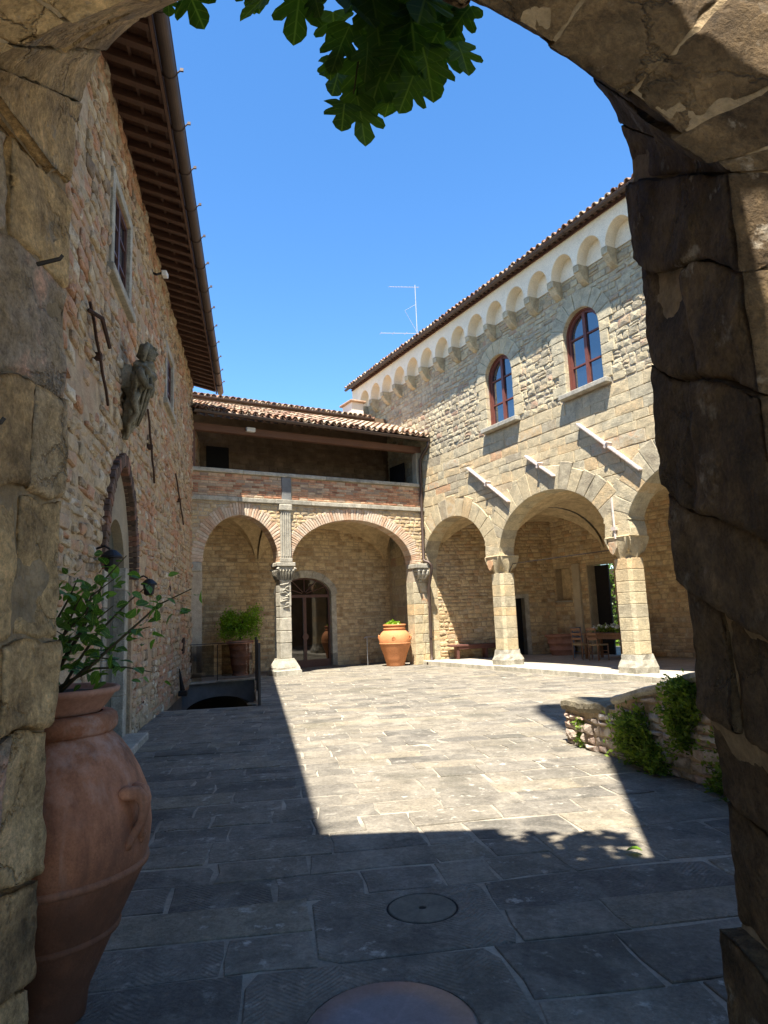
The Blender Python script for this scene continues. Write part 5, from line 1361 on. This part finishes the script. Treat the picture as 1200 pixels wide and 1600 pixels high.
for i in range(9):
    for k in range(24):
        r = .245 * i / 8; t = 2 * pi * k / 24; mb.v.append((r * cos(t), r * sin(t), 1.318 + .016 * noise.noise(Vector((r * 9 * cos(t), r * 9 * sin(t), 0)))))
for i in range(8):
    for k in range(24): mb.f.append((i * 24 + k, i * 24 + (k + 1) % 24, (i + 1) * 24 + (k + 1) % 24, (i + 1) * 24 + k)); mb.t.append(.5); mb.m.append(0)
mb.build('soil', M['soil'], jar)
hd_ = Vector((.977, -.21, 0)); hs2 = Vector((.21, .977, 0))
def hpt(out, side, z): p = hd_ * out + hs2 * side; return (p.x, p.y, z)
for (side_) in (-1, 1):
    pass
mb = MB()
for q in (-1, 1):
    mb.tube([hpt(0.342, q * .05, .90), hpt(0.387, q * .045, .915), hpt(0.427, q * .02, .912), hpt(0.448, q * .008, .885), hpt(0.450, q * .004, .845), hpt(0.440, q * .006, .80), hpt(0.424, q * .016, .765), hpt(0.410, q * .034, .735), hpt(0.382, q * .055, .715)], [0.0172, 0.0281, 0.0312, 0.0265, 0.0203, 0.0172, 0.0179, 0.0218, 0.0156], 14, .75)
    mb.tube([hpt(0.372, q * .04, .73), hpt(0.412, q * .048, .712), hpt(0.418, q * .05, .735), hpt(0.402, q * .046, .755)], [0.0125, 0.0187, 0.0172, 0.0078], 10, .75)
mb.build('handle', M['old_terra'], jar, smooth=True)
mb = MB()
for k, (a, b) in enumerate(((-.03, .0), (.01, .03), (.035, .05))):   # old scratch marks on the shoulder
    pass
tips = [(0.62, -0.05, 1.76), (0.46, -0.12, 1.6), (0.33, -0.06, 1.92), (0.1, -0.03, 1.83), (0.2, -0.15, 1.68), (0.44, -0.02, 1.4), (0.4, 0.06, 1.8), (0.05, -0.12, 1.6), (0.28, 0.0, 1.46), (0.16, -0.1, 1.76), (0.26, -0.02, 1.7), (0.02, -0.05, 1.52), (0.3, -0.1, 1.82)]
cane = []
for i, t in enumerate(tips):
    b = Vector((rng.uniform(-.09, .03), rng.uniform(-.06, .06), 1.31)); t = Vector(t)
    m_ = b.lerp(t, .45) + Vector((rng.uniform(-.04, .04), rng.uniform(-.03, .03), .03 + rng.uniform(-.05, .05)))
    m2 = b.lerp(t, .75) + Vector((rng.uniform(-.03, .03), rng.uniform(-.03, .03), .05))
    MB().tube([b, b.lerp(m_, .5) + Vector((0, 0, .01)), m_, m2, t], [.008, .007, .006, .004, .002], 6, rng.random()).build('stem', M['stem'], jar)
    cane.append((b, m_, m2, t))
for i in range(250):
    b, m_, m2, t = cane[rng.randrange(len(cane))]
    q = rng.random()
    p = (m_.lerp(m2, q * 2) if q < .5 else m2.lerp(t, q * 2 - 1))
    p = p + Vector((rng.gauss(0, .045), rng.gauss(0, .045), rng.gauss(0, .045)))
    d = Vector((rng.gauss(.3, .6), rng.gauss(-.1, .5), rng.gauss(.0, .45))).normalized()
    p2 = p + d * rng.uniform(.01, .035)
    put_leaf(ROSES[rng.randrange(6)], jar, p2, d, (rng.gauss(0, .5), rng.gauss(-.4, .5), 1 + rng.gauss(0, .5)), rng.uniform(.034, .070))
fl = MB()
for k in range(11):
    t = k * 2.4; r = .006 + .002 * k; c_ = Vector((.005 + r * cos(t), -.13 + r * sin(t), 1.66 + .004 * (k % 4)))
    d = Vector((cos(t), sin(t), .7)).normalized() * .028; s_ = Vector((-sin(t), cos(t), 0)) * .016
    fl.add([c_, c_ + d * .5 + s_, c_ + d, c_ + d * .5 - s_], [(0, 1, 2, 3)])
fl.build('flower', M['pink'], jar)

# sunlit orange jar
oj = thing('orange_jar', 'bright orange terracotta jar with a small herb in the sun before the gallery pier', 'jar', at(.20, 23.12))
MB().lathe([(0, 0), (.30, 0), (.315, .02), (.315, .12), (.33, .145), (.36, .26), (.42, .44), (.49, .62), (.525, .74), (.53, .86), (.515, .97), (.46, 1.08), (.385, 1.15), (.36, 1.17), (.355, 1.2), (.375, 1.21), (.375, 1.25), (.345, 1.27), (.345, 1.31), (.385, 1.32), (.385, 1.365), (.34, 1.37), (.33, 1.30), (0, 1.29)], 56, tint=.5, wob=.012, cap=False).build('body', M['terracotta'], oj, smooth=True)
MB().lathe([(.522, .725), (.536, .735), (.538, .75), (.53, .765)], 56, tint=.9, wob=.012, cap=False).build('raised_band', M['terracotta'], oj, smooth=True)
for a in (-.35, pi - .35):
    c_, s_ = cos(a), sin(a)
    MB().tube([(.50 * c_, .50 * s_, .96), (.565 * c_, .565 * s_, 1.0), (.575 * c_, .575 * s_, .93), (.55 * c_, .55 * s_, .86), (.52 * c_, .52 * s_, .84)], [.03, .04, .03, .035, .02], 8).build('handle', M['terracotta'], oj, smooth=True)
b = MB()
for s_ in ((0, 0), (.05, .0), (-.05, 0), (0, .055), (0, -.055), (.035, .035), (-.035, .035), (.035, -.035), (-.035, -.035)):
    a0 = -1.66; rr = .528
    b.bbox(cos(a0) * rr + s_[0] - .013, cos(a0) * rr + s_[0] + .013, sin(a0) * rr - .014, sin(a0) * rr + .03, .92 + s_[1] - .013, .92 + s_[1] + .013, .006)
b.build('emblem', M['terracotta'], oj)
fo2 = MB()
for _ in range(260):
    t = rng.uniform(0, 2 * pi); r = rng.random() ** .6 * .24; p = Vector((r * cos(t) - .05, r * sin(t), 1.31 + rng.random() * .17 * (1.2 - r * 2.5)))
    d = Vector((rng.gauss(0, 1), rng.gauss(0, 1), abs(rng.gauss(.4, .6)))).normalized(); l = rng.uniform(.05, .085); s_ = d.cross(Vector((rng.gauss(0, 1), rng.gauss(0, 1), 1))).normalized() * l * .4
    fo2.add([p, p + d * l * .5 + s_, p + d * l, p + d * l * .5 - s_], [(0, 1, 2, 3)], rng.random())
fo2.build('foliage', M['lemon'], oj)

# lemon tree in a tall pot
p = FG @ Vector((-.94, 1.45, 0))
lt = thing('potted_lemon_tree', 'rounded bright green lemon tree in a tall ribbed terracotta pot behind the glass', 'potted tree', at(p.x, p.y))
MB().lathe([(0, 0), (.25, 0), (.26, .05), (.235, .07), (.235, .16), (.26, .20), (.275, .32), (.295, .34), (.28, .36), (.30, .55), (.32, .57), (.305, .59), (.325, .78), (.345, .80), (.33, .82), (.36, .96), (.41, .97), (.42, 1.02), (.41, 1.07), (.36, 1.07), (.35, 1.0), (0, 1.0)], 40, tint=.5, wob=.012, cap=False).build('pot', M['pot_terra'], lt, smooth=True)
MB().tube([(0, 0, .98), (.02, .01, 1.18), (-.02, .0, 1.4), (0, 0, 1.7)], [.04, .035, .03, .012], 8).build('trunk', M['bark'], lt)
mb = MB()
for k in range(8):
    t = k * .8; mb.tube([(0, 0, 1.15 + .04 * k), (.22 * cos(t), .22 * sin(t), 1.35 + .06 * k), (.5 * cos(t), .5 * sin(t), 1.5 + .07 * k)], [.02, .014, .006], 6)
mb.build('branches', M['bark'], lt)
cr = MB(); cl = [(rng.uniform(-.52, .52), rng.uniform(-.45, .45), rng.uniform(1.22, 2.02)) for _ in range(70)]
for (cx, cy_, cz) in cl:
    if (cx / .74) ** 2 + (cy_ / .7) ** 2 + ((cz - 1.62) / .58) ** 2 > 1.15: continue
    for _ in range(75):
        p = Vector((cx + rng.gauss(0, .10), cy_ + rng.gauss(0, .10), cz + rng.gauss(0, .085)))
        d = Vector((rng.gauss(0, 1), rng.gauss(0, 1), rng.gauss(.1, .7))).normalized(); l = rng.uniform(.06, .10); s_ = d.cross(Vector((rng.gauss(0, .6), rng.gauss(0, .6), 1))).normalized() * l * .26
        cr.add([p, p + d * l * .5 + s_, p + d * l, p + d * l * .5 - s_], [(0, 1, 2, 3)], rng.random())
cr.build('crown', M['lemon'], lt)

# steel handrail
hr = thing('steel_handrail', 'slim steel handrail on two posts beside the orange jar', 'handrail', FG @ Matrix.Translation((3.50, 1.35, 0)))
MB().tube([(-.08, 0, .93), (-.02, 0, .97), (.9, .0, .97)], .022, 8).build('rail', M['steel'], hr)
for x in (.02, .86): MB().tube([(x, 0, 0), (x, 0, .96)], .02, 8).build('post', M['steel'], hr)

# bench along the end wall of the arcade
bn = thing('wooden_bench', 'long dark red wooden bench against the stone wall under the first arch', 'bench', FE @ Matrix.Translation((0, 0, .12)))
MB().bbox(.22, 2.6, -.52, -.08, .42, .48, .008).build('seat', M['bench'], bn)
for x in (.45, 1.45, 2.40): MB().bbox(x, x + .09, -.47, -.13, 0, .419, .006).build('leg', M['bench'], bn)
MB().bbox(.5, 2.4, -.49, -.45, .33, .418, .004).build('apron', M['bench'], bn)

# ribbed planter
pl_ = thing('terracotta_planter', 'wide ribbed terracotta planter against the back wall of the arcade', 'planter', FR @ Matrix.Translation((2.02, 4.02, .12)))
MB().lathe([(0, 0), (.36, 0), (.37, .03), (.40, .16), (.43, .17), (.43, .20), (.41, .21), (.45, .38), (.485, .39), (.485, .43), (.46, .44), (.50, .60), (.56, .62), (.57, .66), (.55, .69), (.50, .69), (.48, .6), (0, .58)], 44, tint=.4, wob=.01, cap=False).build('pot', M['pot_terra'], pl_, smooth=True)
MB().lathe([(0, .60), (.48, .60)], 24, cap=False).build('soil', M['soil'], pl_)

def chair(label, Mx, mat, grp=None):
    o = thing('chair', label, 'chair', Mx, grp)
    for sx in (-1, 1):
        MB().tube([(sx * .19, -.19, 0), (sx * .185, -.185, .45), (sx * .18, -.23, .95)], [.017, .018, .014], 8).build('rear_leg', mat, o)
        MB().tube([(sx * .20, .19, 0), (sx * .195, .19, .46)], .018, 8).build('front_leg', mat, o)
        MB().tube([(sx * .19, -.185, .2), (sx * .197, .19, .2)], .011, 6).build('stretcher', mat, o)
    for z in (.16, .28): MB().tube([(-.19, .19, z), (.19, .19, z)], .011, 6).build('stretcher', mat, o)
    for z in (.60, .74, .88): MB().bbox(-.18, .18, -.205 - (z - .45) * .09 - .008, -.205 - (z - .45) * .09 + .008, z, z + .07, .004).build('back_slat', mat, o)
    MB().bbox(-.21, .21, -.20, .21, .435, .475, .012).build('seat', M['straw'], o)
    return o
chair('brown ladder back chair on the left, its back to the courtyard', FR @ at(4.28, 2.72, .12, .05), M['chairwood'], 'chairs at the arcade table')
chair('brown ladder back chair next to the pillar, its back to the courtyard', FR @ at(4.92, 2.74, .12, -.06), M['chairwood'], 'chairs at the arcade table')
chair('blue painted chair at the end of the wooden table', FR @ at(3.72, 3.30, .12, -pi / 2), M['bluewood'], 'chairs at the arcade table')
tb = thing('wooden_table', 'brown wooden table in the shade of the arcade', 'table', FR @ at(4.95, 3.40, .12))
MB().bbox(-.95, .95, -.40, .40, .73, .775, .008).build('tabletop', M['chairwood'], tb)
for sx in (-1, 1):
    for sy in (-1, 1): MB().bbox(sx * .86 - .035, sx * .86 + .035, sy * .32 - .035, sy * .32 + .035, 0, .729, .006).build('leg', M['chairwood'], tb)
MB().bbox(-.84, .84, -.33, -.30, .60, .728, .004).bbox(-.84, .84, .30, .33, .60, .728, .004).build('apron', M['chairwood'], tb)
fa = thing('flower_arrangement', 'long low arrangement of white flowers lying on the wooden table', 'flowers', FR @ at(4.85, 3.35, .12 + .776))
mb = MB(); gr = MB()
for _ in range(520):
    x, y = rng.gauss(0, .36), rng.gauss(0, .12); x = max(-.78, min(.78, x)); p = Vector((x, y, .03 + rng.random() * .20 * (1 - abs(x) / 1.1)))
    d = Vector((rng.gauss(0, 1), rng.gauss(0, 1), rng.gauss(.3, .6))).normalized(); l = rng.uniform(.06, .11); s_ = d.cross(Vector((rng.gauss(0, .6), rng.gauss(0, .6), 1))).normalized() * l * .22
    gr.add([p, p + d * l * .5 + s_, p + d * l, p + d * l * .5 - s_], [(0, 1, 2, 3)], rng.random())
gr.build('greenery', M['herb'], fa)
fm = MB()
for k in range(9):
    t = k * .698; d = Vector((cos(t), sin(t), .35 + .3 * (k % 2))).normalized() * .055; s_ = Vector((-sin(t), cos(t), 0)) * .022
    fm.add([Vector((0, 0, 0)), d * .55 + s_, d, d * .55 - s_], [(0, 1, 2, 3)])
fme = fm.mesh('flower_head', M['petal'])
for _ in range(75):
    x = max(-.78, min(.78, rng.gauss(0, .4)))
    o = bpy.data.objects.new('flower_head', fme); C.objects.link(o); o.parent = fa
    o.location = (x, rng.gauss(-.02, .13), .07 + .19 * (1 - abs(x) / 1.0) * rng.uniform(.5, 1.0)); o.rotation_euler = (rng.gauss(.4, .5), rng.gauss(0, .5), rng.uniform(0, 6)); s_ = rng.uniform(.7, 1.3); o.scale = (s_, s_, s_)

# hedge outside the arcade's back door
hg = thing('ivy_hedge', 'sunlit green leafy hedge seen through the back doorway', 'hedge', FR @ at(-.3, 9.8))
mb = MB()
for _ in range(3800):
    p = Vector((rng.uniform(-2.6, 2.6), rng.gauss(0, .22), rng.uniform(0, 3.6)))
    d = Vector((rng.gauss(0, 1), rng.gauss(0, 1), rng.gauss(-.3, .6))).normalized(); l = rng.uniform(.09, .16); s_ = d.cross(Vector((rng.gauss(0, 1), rng.gauss(0, 1), 1))).normalized() * l * .4
    mb.add([p, p + d * l * .5 + s_, p + d * l, p + d * l * .5 - s_], [(0, 1, 2, 3)], rng.random())
mb.build('foliage', M['hedge'], hg, kind='stuff')
MB().box(-2.6, 2.6, .1, .16, 0, 3.3).build('hedge_core', M['bark'], hg)

# ================================================================== FITTINGS
sc = thing('stone_sculpture', 'weathered carved stone figure on a scroll bracket high on the shaded wall', 'sculpture', FL @ Matrix.Translation((-.82, 0, 4.2)))
mb = MB(); K = 26; path = [(.10, -.03, .0, .05, .05), (.06, -.08, .14, .10, .08), (.0, -.10, .32, .13, .12), (.05, -.16, .50, .16, .15), (-.03, -.19, .68, .22, .18), (.02, -.24, .84, .24, .22), (-.01, -.26, .97, .21, .20), (-.02, -.29, 1.08, .12, .13)]
vs = []
NP = 40
for i in range(NP):
    t = i / (NP - 1) * (len(path) - 1); a = min(int(t), len(path) - 2); f = t - a; P0, P1 = path[a], path[a + 1]
    q = [P0[j] + (P1[j] - P0[j]) * f for j in range(5)]
    for k in range(K):
        th = 2 * pi * k / K; v_ = Vector((q[0] + q[3] * cos(th), q[1] + q[4] * sin(th), q[2]))
        d = .86 + .16 * noise.noise(v_ * 7) + .16 * noise.noise(v_ * 17) + .15 * sin(q[2] * 30 + 3 * th) + .10 * sin(7 * th + q[2] * 8)
        vs.append((q[0] + q[3] * d * cos(th), q[1] + q[4] * d * sin(th), q[2]))
mb.add(vs, [(i * K + k, i * K + (k + 1) % K, (i + 1) * K + (k + 1) % K, (i + 1) * K + k) for i in range(NP - 1) for k in range(K)] + [tuple(range(K)), tuple((NP - 1) * K + k for k in range(K))], .35)
mb.build('figure', M['mossy'], sc, smooth=True)
mb = MB(); vs = []
for i in range(13):
    for k in range(18):
        a, b = pi * i / 12, 2 * pi * k / 18; v_ = Vector((sin(a) * cos(b), sin(a) * sin(b), cos(a)))
        d = 1 + .22 * noise.noise(v_ * 2.2) + .12 * noise.noise(v_ * 5); vs.append((-.03 + .115 * d * v_.x, -.33 + .125 * d * v_.y, 1.21 + .155 * d * v_.z))
mb.add(vs, [(i * 18 + k, i * 18 + (k + 1) % 18, (i + 1) * 18 + (k + 1) % 18, (i + 1) * 18 + k) for i in range(12) for k in range(18)], .3)
mb.build('head', M['mossy'], sc, smooth=True)
MB().bbox(-.18, .16, -.16, .03, .66, 1.0, .02, .7).build('wall_block', M['mossy'], sc)
mb = MB()
for s_ in (-1, 1): mb.tube([(s_ * .17, -.26, .92), (s_ * .27, -.30, .80), (s_ * .20, -.36, .68), (s_ * .07, -.40, .72)], [.06, .055, .045, .035], 10, .4)
for s_ in (-1, 1): mb.tube([(s_ * .12, -.24, .62), (s_ * .20, -.20, .46), (s_ * .08, -.22, .32), (s_ * .13, -.12, .16), (.06, -.07, .05)], [.05, .05, .04, .035, .02], 10, .5)
mb.build('limbs_and_scrolls', M['mossy'], sc, smooth=True)
mb = MB()
for k in range(9):
    a = pi + pi * (k + .5) / 9; w_ = .9 + .12 * sin(k * 2.3)
    P_ = [(-.02 + .21 * cos(a) * w_, -.22 + .20 * sin(a) * w_, .92), (.0 + .24 * cos(a + .1), -.20 + .21 * sin(a), .76), (-.01 + .19 * cos(a + .25), -.17 + .18 * sin(a), .58), (.03 + .15 * cos(a + .45), -.13 + .15 * sin(a), .40), (.04 + .11 * cos(a + .6), -.10 + .11 * sin(a), .20)]
    mb.tube(P_, [.020, .026, .022, .024, .010], 6, rng.random())
mb.build('drapery_fold', M['mossy'], sc, smooth=True)
mb = MB(); mb.tube([(-.03, -.43, 1.26), (-.03, -.475, 1.20), (-.03, -.45, 1.185)], [.016, .028, .016], 8).tube([(-.09, -.435, 1.275), (-.03, -.455, 1.285), (.03, -.435, 1.275)], [.016, .020, .016], 8).tube([(-.06, -.43, 1.125), (-.03, -.445, 1.12), (.0, -.43, 1.125)], .013, 6)
for s_ in (-1, 1): mb.tube([(-.03 + s_ * .11, -.36, 1.32), (-.03 + s_ * .14, -.33, 1.2), (-.03 + s_ * .12, -.30, 1.06)], [.035, .045, .03], 8)
mb.build('face_and_hair', M['mossy'], sc, smooth=True)

def lantern(label, u, z):
    o = thing('wall_lantern', label, 'lantern', FL @ Matrix.Translation((u, -.11, z)), 'lanterns flanking the pointed door')
    MB().tube([(0, .11, .10), (0, .0, .14), (0, -.06, .10)], .014, 6).build('arm', M['iron'], o)
    MB().lathe([(.0, .10), (.05, .085), (.12, .02), (.125, .0), (.09, -.005), (.075, -.14), (.05, -.16), (0, -.16)], 16, (0, -.08, 0), cap=False).build('lamp_body', M['iron'], o)
lantern('dark wall lantern left of the pointed door arch', -2.18, 2.40)
lantern('dark wall lantern right of the pointed door arch', .62, 2.24)

fl_ = thing('floodlight', 'small white floodlight on a dark arm under the left eaves', 'floodlight', FL @ Matrix.Translation((1.62, 0, 7.95)))
MB().tube([(-.05, .0, -.02), (-.05, -.10, -.06), (0.0, -.17, .0)], .022, 6).box(-.11, .01, -.02, .01, -.10, .06).build('arm', M['iron'], fl_)
MB().bbox(-.06, .22, -.27, -.18, -.045, .045, .01).build('lamp_head', M['whitepaint'], fl_, Matrix.Rotation(-.25, 4, 'Y'))
fl_ = thing('floodlight', 'small white box lamp on the red beam above the gallery', 'floodlight', FG @ Matrix.Translation((-1.08, -.02, 7.44)))
MB().bbox(-.14, .14, -.12, 0, -.065, .065, .012).build('lamp_head', M['whitepaint'], fl_)
MB().box(-.03, .03, 0, .03, -.03, .03).build('bracket', M['iron'], fl_)
sp = thing('iron_spike', 'short black iron spike leaning against the foot of the shaded wall', 'iron spike', FL @ Matrix.Translation((6.2, -.1, 0)))
MB().tube([(.02, -.03, .12), (-.03, .04, .62)], [.06, .012], 8).build('spike', M['iron'], sp); MB().bbox(-.08, .14, -.13, .06, 0, .12, .01).build('foot', M['iron'], sp)

an = thing('tv_antenna', 'thin metal television antenna on the roof of the right building', 'antenna', Matrix.Translation(FR @ Vector((-3.85, 2.5, 11.9))) @ Matrix.Rotation(.12, 4, 'Z'))
MB().tube([(0, 0, 0), (0, 0, 4.1)], .017, 6).build('mast', M['aerial'], an)
for z, a, b, ln, n in ((4.0, -1.15, .15, .22, 12), (1.85, -1.6, .6, .35, 5)):
    bo = MB().tube([(a, .0, z), (b, 0, z)], .011, 6).build('boom', M['aerial'], an)
    for k in range(n):
        x = a + (b - a) * k / (n - 1); MB().tube([(x, -ln, z - .10), (x, ln, z + .10)], .009, 5).build('element', M['aerial'], bo)
MB().tube([(0, 0, 1.9), (-.5, 0, 2.9), (0, 0, 3.2)], .008, 4).build('stay', M['aerial'], an)

# ================================================================== FIG ON THE GATE
fg = thing('fig_branch', 'dark green fig branch hanging from the top of the gateway arch', 'fig branch', at(.2, 2.72, 5.0))
def unpix(x, y, d):
    r_ = fw + (x - 600) / F_PX * rt - (y - 800) / F_PX * up
    return EYEP + r_ * (d / r_.y)
inv_fg = fg.matrix_world.inverted()
spots = [(288, -28, 78), (262, -10, 40), (392, -30, 62), (438, -25, 82), (470, -22, 84), (492, -6, 50), (415, -48, 70), (528, -30, 105), (556, -28, 112), (520, 18, 70), (582, -6, 92), (545, 40, 74), (610, -20, 90), (640, 8, 100), (668, -18, 110),
         (690, 40, 92), (705, 16, 92), (735, 8, 66), (715, 66, 62), (660, 70, 92), (632, 62, 80), (622, 100, 86), (605, 92, 96), (560, 92, 88), (530, 106, 62), (518, 86, 46), (538, 160, 66), (558, 150, 74), (612, 150, 50), (646, 118, 70), (682, 92, 56), (598, 40, 76), (575, 62, 60), (655, -40, 110), (610, -50, 110), (560, -60, 110), (700, -40, 100), (470, -70, 90)]
for (x, y, s_) in spots:
    d = rng.uniform(2.72, 3.05); P = inv_fg @ unpix(x, y, d)
    dr_ = Vector((rng.gauss(0, .35), rng.gauss(-.05, .25), -1 + rng.gauss(0, .15)))
    put_leaf(FIGS[rng.randrange(6)], fg, P, dr_, (rng.gauss(0, .35), -1 + rng.gauss(0, .2), rng.gauss(.5, .35)), s_ / 1060 * d * 1.18 / 1.14)
def twig(px, r=.008):
    pts = [inv_fg @ unpix(x, y, d) for x, y, d in px]; n = len(pts)
    MB().tube(pts, [r * (1.3 - .9 * k / (n - 1)) for k in range(n)], 6).build('twig', M['stem'], fg)
twig([(600, -170, 2.8), (580, -80, 2.85), (565, 20, 2.85), (560, 95, 2.85), (552, 150, 2.86)], .009)
twig([(640, -190, 2.8), (650, -60, 2.85), (640, 40, 2.88), (620, 110, 2.9)], .008)
twig([(660, -180, 2.8), (690, -40, 2.9), (712, 40, 2.9)], .007); twig([(560, -180, 2.8), (470, -60, 2.86), (440, -20, 2.86)], .007); twig([(470, -90, 2.86), (300, -60, 2.86), (286, -30, 2.86)], .006)
for _ in range(70):     # the crown of the fig along the wall top
    P = inv_fg @ Vector((rng.uniform(.05, 1.05), rng.gauss(2.62, .18), 5.2 + abs(rng.gauss(.35, .28))))
    put_leaf(FIGS[rng.randrange(6)], fg, P, (rng.gauss(0, .7), rng.gauss(.2, .6), rng.gauss(0, .5)), (rng.gauss(0, .5), rng.gauss(-.2, .5), 1), rng.uniform(.13, .2))
for k in range(6):
    a = Vector((rng.uniform(.3, .7), 2.6, 5.15)); b = Vector((rng.uniform(.1, 1.15), rng.gauss(2.7, .15), rng.uniform(5.6, 6.0)))
    MB().tube([inv_fg @ a, inv_fg @ (a.lerp(b, .5) + Vector((0, 0, .1))), inv_fg @ b], [.016, .011, .005], 6).build('twig', M['stem'], fg)
lf = bpy.data.objects.new('fallen_leaf', leaf_mesh('fallen_leaf', ov, (0, .45), M['lemon'], .5, .3, 99)); C.objects.link(lf)
lf.matrix_world = at(1.60, 4.72, .045, 1.2) @ Matrix.Scale(.10, 4); tag(lf, 'single pale green leaf fallen on the flagstones at the shadow edge', 'leaf')
